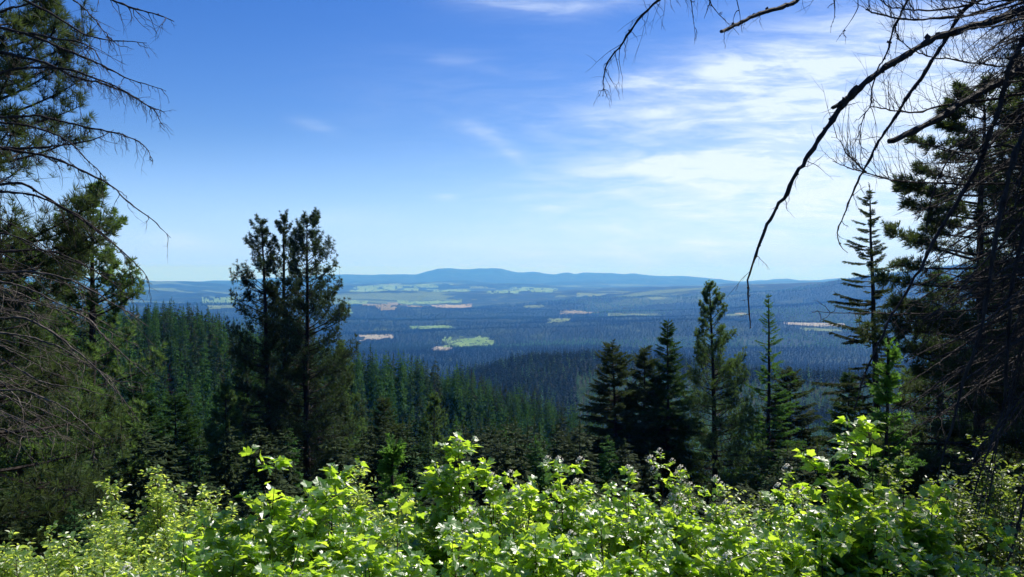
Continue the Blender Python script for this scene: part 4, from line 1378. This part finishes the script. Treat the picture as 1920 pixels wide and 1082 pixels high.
# low front row
k = 318
for px, py, d, lab in ((330, 1010, 3.4, 'lowest maple leaved bush at the lower left corner of the thicket'),
                       (560, 985, 3.3, 'low maple leaved bush in front of the tall left sprig'),
                       (680, 1010, 3.1, 'low maple leaved bush at the bottom edge left of the centre'),
                       (850, 985, 3.3, 'low maple leaved bush in front of the tallest central bush'),
                       (1010, 1010, 3.2, 'low maple leaved bush at the bottom edge near the centre'),
                       (1130, 965, 3.5, 'low maple leaved bush in front of the white flower heads'),
                       (1270, 975, 3.4, 'low maple leaved bush in front of the pointed flowering bush'),
                       (1400, 1000, 3.3, 'low maple leaved bush at the bottom edge right of the centre'),
                       (1530, 970, 3.4, 'low maple leaved bush at the left foot of the tallest right bush'),
                       (1670, 985, 3.3, 'low maple leaved bush at the foot of the tallest right bush'),
                       (1800, 1030, 3.2, 'lowest maple leaved bush near the bottom right corner')):
    sh_at(px, py, d, .42, 13, lab, k, leaf=.07, cone=.35, dens=1.1, flowers=1)
    k += 1

GB = 'small leaved bushes behind the thicket'
for px, py, d, sp, ns, lab, mt, lf_ in (
        (290, 880, 9.5, .85, 26, 'rounded small leaved bush right of the thick trunked left pine', M_shrub2, .05),
        (200, 900, 10.0, .45, 10, 'thin small leaved bush at the foot of the thick trunked left pine', M_shrub2, .05),
        (375, 915, 9.0, .6, 20, 'small leaved bush on the right side of the rounded left bush', M_shrub2, .05),
        (480, 935, 8.0, .65, 18, 'small leaved bush between the rounded left bush and the tall left sprig', M_shrub2, .048),
        (675, 868, 9.0, .45, 16, 'upright small leaved bush just left of the bright green centre sapling', M_shrub2, .05),
        (760, 925, 8.0, .5, 16, 'small leaved bush at the foot of the bright green centre sapling', M_shrub2, .05),
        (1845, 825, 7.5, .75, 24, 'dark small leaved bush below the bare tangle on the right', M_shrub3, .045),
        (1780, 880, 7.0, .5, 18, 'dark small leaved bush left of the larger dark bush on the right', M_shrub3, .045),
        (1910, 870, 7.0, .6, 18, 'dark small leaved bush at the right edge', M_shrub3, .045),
        (1370, 915, 8.0, .6, 18, 'small leaved bush behind the pale sunlit bush', M_shrub2, .05),
        (1500, 915, 7.5, .6, 16, 'small leaved bush behind the thin flowering bush', M_shrub2, .05),
        (1110, 925, 8.0, .6, 16, 'small leaved bush behind the white flowered bushes', M_shrub2, .05),
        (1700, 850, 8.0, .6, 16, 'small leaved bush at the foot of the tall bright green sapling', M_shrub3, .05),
        (960, 905, 9.0, .6, 18, 'small leaved bush behind the dip right of the tall central bush', M_shrub2, .05),
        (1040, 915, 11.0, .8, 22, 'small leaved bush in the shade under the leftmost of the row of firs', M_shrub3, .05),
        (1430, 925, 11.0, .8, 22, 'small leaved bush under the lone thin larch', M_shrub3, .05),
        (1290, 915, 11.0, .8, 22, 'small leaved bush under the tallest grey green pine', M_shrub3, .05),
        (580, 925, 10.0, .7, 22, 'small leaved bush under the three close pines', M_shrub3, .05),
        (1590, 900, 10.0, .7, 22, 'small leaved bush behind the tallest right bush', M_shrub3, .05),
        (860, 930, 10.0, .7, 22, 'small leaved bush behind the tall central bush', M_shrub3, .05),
        (100, 985, 8.0, .7, 20, 'low small leaved bush at the left edge before the dark trees', M_shrub2, .045),
        (20, 1000, 7.0, .6, 18, 'low small leaved bush in the bottom left corner', M_shrub2, .042),
        (210, 985, 7.2, .7, 22, 'low small leaved bush under the rounded left bush', M_shrub2, .045),
        (120, 1010, 5.6, .6, 22, 'bright yellow green low bush at the bottom left', M_shrub2, .04),
        (260, 1015, 5.4, .6, 22, 'bright yellow green low bush right of the bottom left one', M_shrub2, .04),
        (30, 1030, 4.8, .5, 20, 'bright yellow green low bush at the very bottom left', M_shrub2, .038),
        (180, 1045, 4.4, .5, 20, 'bright yellow green low bush at the bottom edge on the left', M_shrub2, .038),
        (370, 1020, 5.2, .6, 20, 'bright yellow green low bush behind the sprawling left bush', M_shrub2, .04),
        (470, 990, 6.0, .6, 20, 'bright yellow green low bush behind the tall left sprig', M_shrub2, .042)):
    sh_at(px, py, d, sp, ns, lab, 400 + int(px), lobed=False, mat=mt, leaf=lf_ * 1.15, leaf_parts=False, group=GB, dens=1.5, name='small_leaved_shrub', cone=.45)

# ground cover between the bushes: leaves of low plants
n = 30000
gx = RNG.uniform(-9, 9, n); gy = RNG.uniform(2.0, 17, n)
ok = (np.abs(gx) < gy * .72 + 1)
gx, gy = gx[ok], gy[ok]; n = len(gx)
gz = height(gx, gy) + .04 + .38 * RNG.random(n) ** 1.4
a = RNG.random(n) * 6.283
hd = np.stack([np.cos(a), np.sin(a), .2 * RNG.normal(size=n)], -1)
M_ = frames(hd, np.array([.2, 0, 1.]) + RNG.normal(size=(n, 3)) * .4, .05 * (.6 + .8 * RNG.random(n)))
gb = MB()
pick = RNG.integers(0, 3, n)
for k in range(3):
    m = pick == k
    inst(gb, *OVAL[k], M_[m], np.stack([gx, gy, gz], -1)[m])
tag(gb.build('ground_cover', M_shrub2), 'low leafy ground cover on the slope under the bushes', 'ground cover', kind='stuff')

# ------------------------------------------------------------------ air
hm = bpy.data.materials.new('haze'); hm.use_nodes = True
t = NT(hm.node_tree)
pv = t.n('ShaderNodeVolumePrincipled', Color=(.075, .34, 1.0, 1), Density=5.4e-5, Anisotropy=.15)
pv.inputs['Absorption Color'].default_value = (1, 1, 1, 1)
t.n('ShaderNodeOutputMaterial', Volume=pv)
x0, x1, y0, y1, z0, z1 = -50000, 50000, -50000, 50000, -1200, 470
vb = np.array([[x, y, z] for z in (z0, z1) for y in (y0, y1) for x in (x0, x1)], float)
fb = np.array([[0, 2, 1], [1, 2, 3], [4, 5, 6], [5, 7, 6], [0, 1, 4], [1, 5, 4], [2, 6, 3], [3, 6, 7], [0, 4, 2], [2, 4, 6], [1, 3, 5], [3, 7, 5]])
mb = MB(); mb.add(vb, fb)
tag(mb.build('haze', hm), 'blue haze lying over the valley', 'haze', kind='stuff')
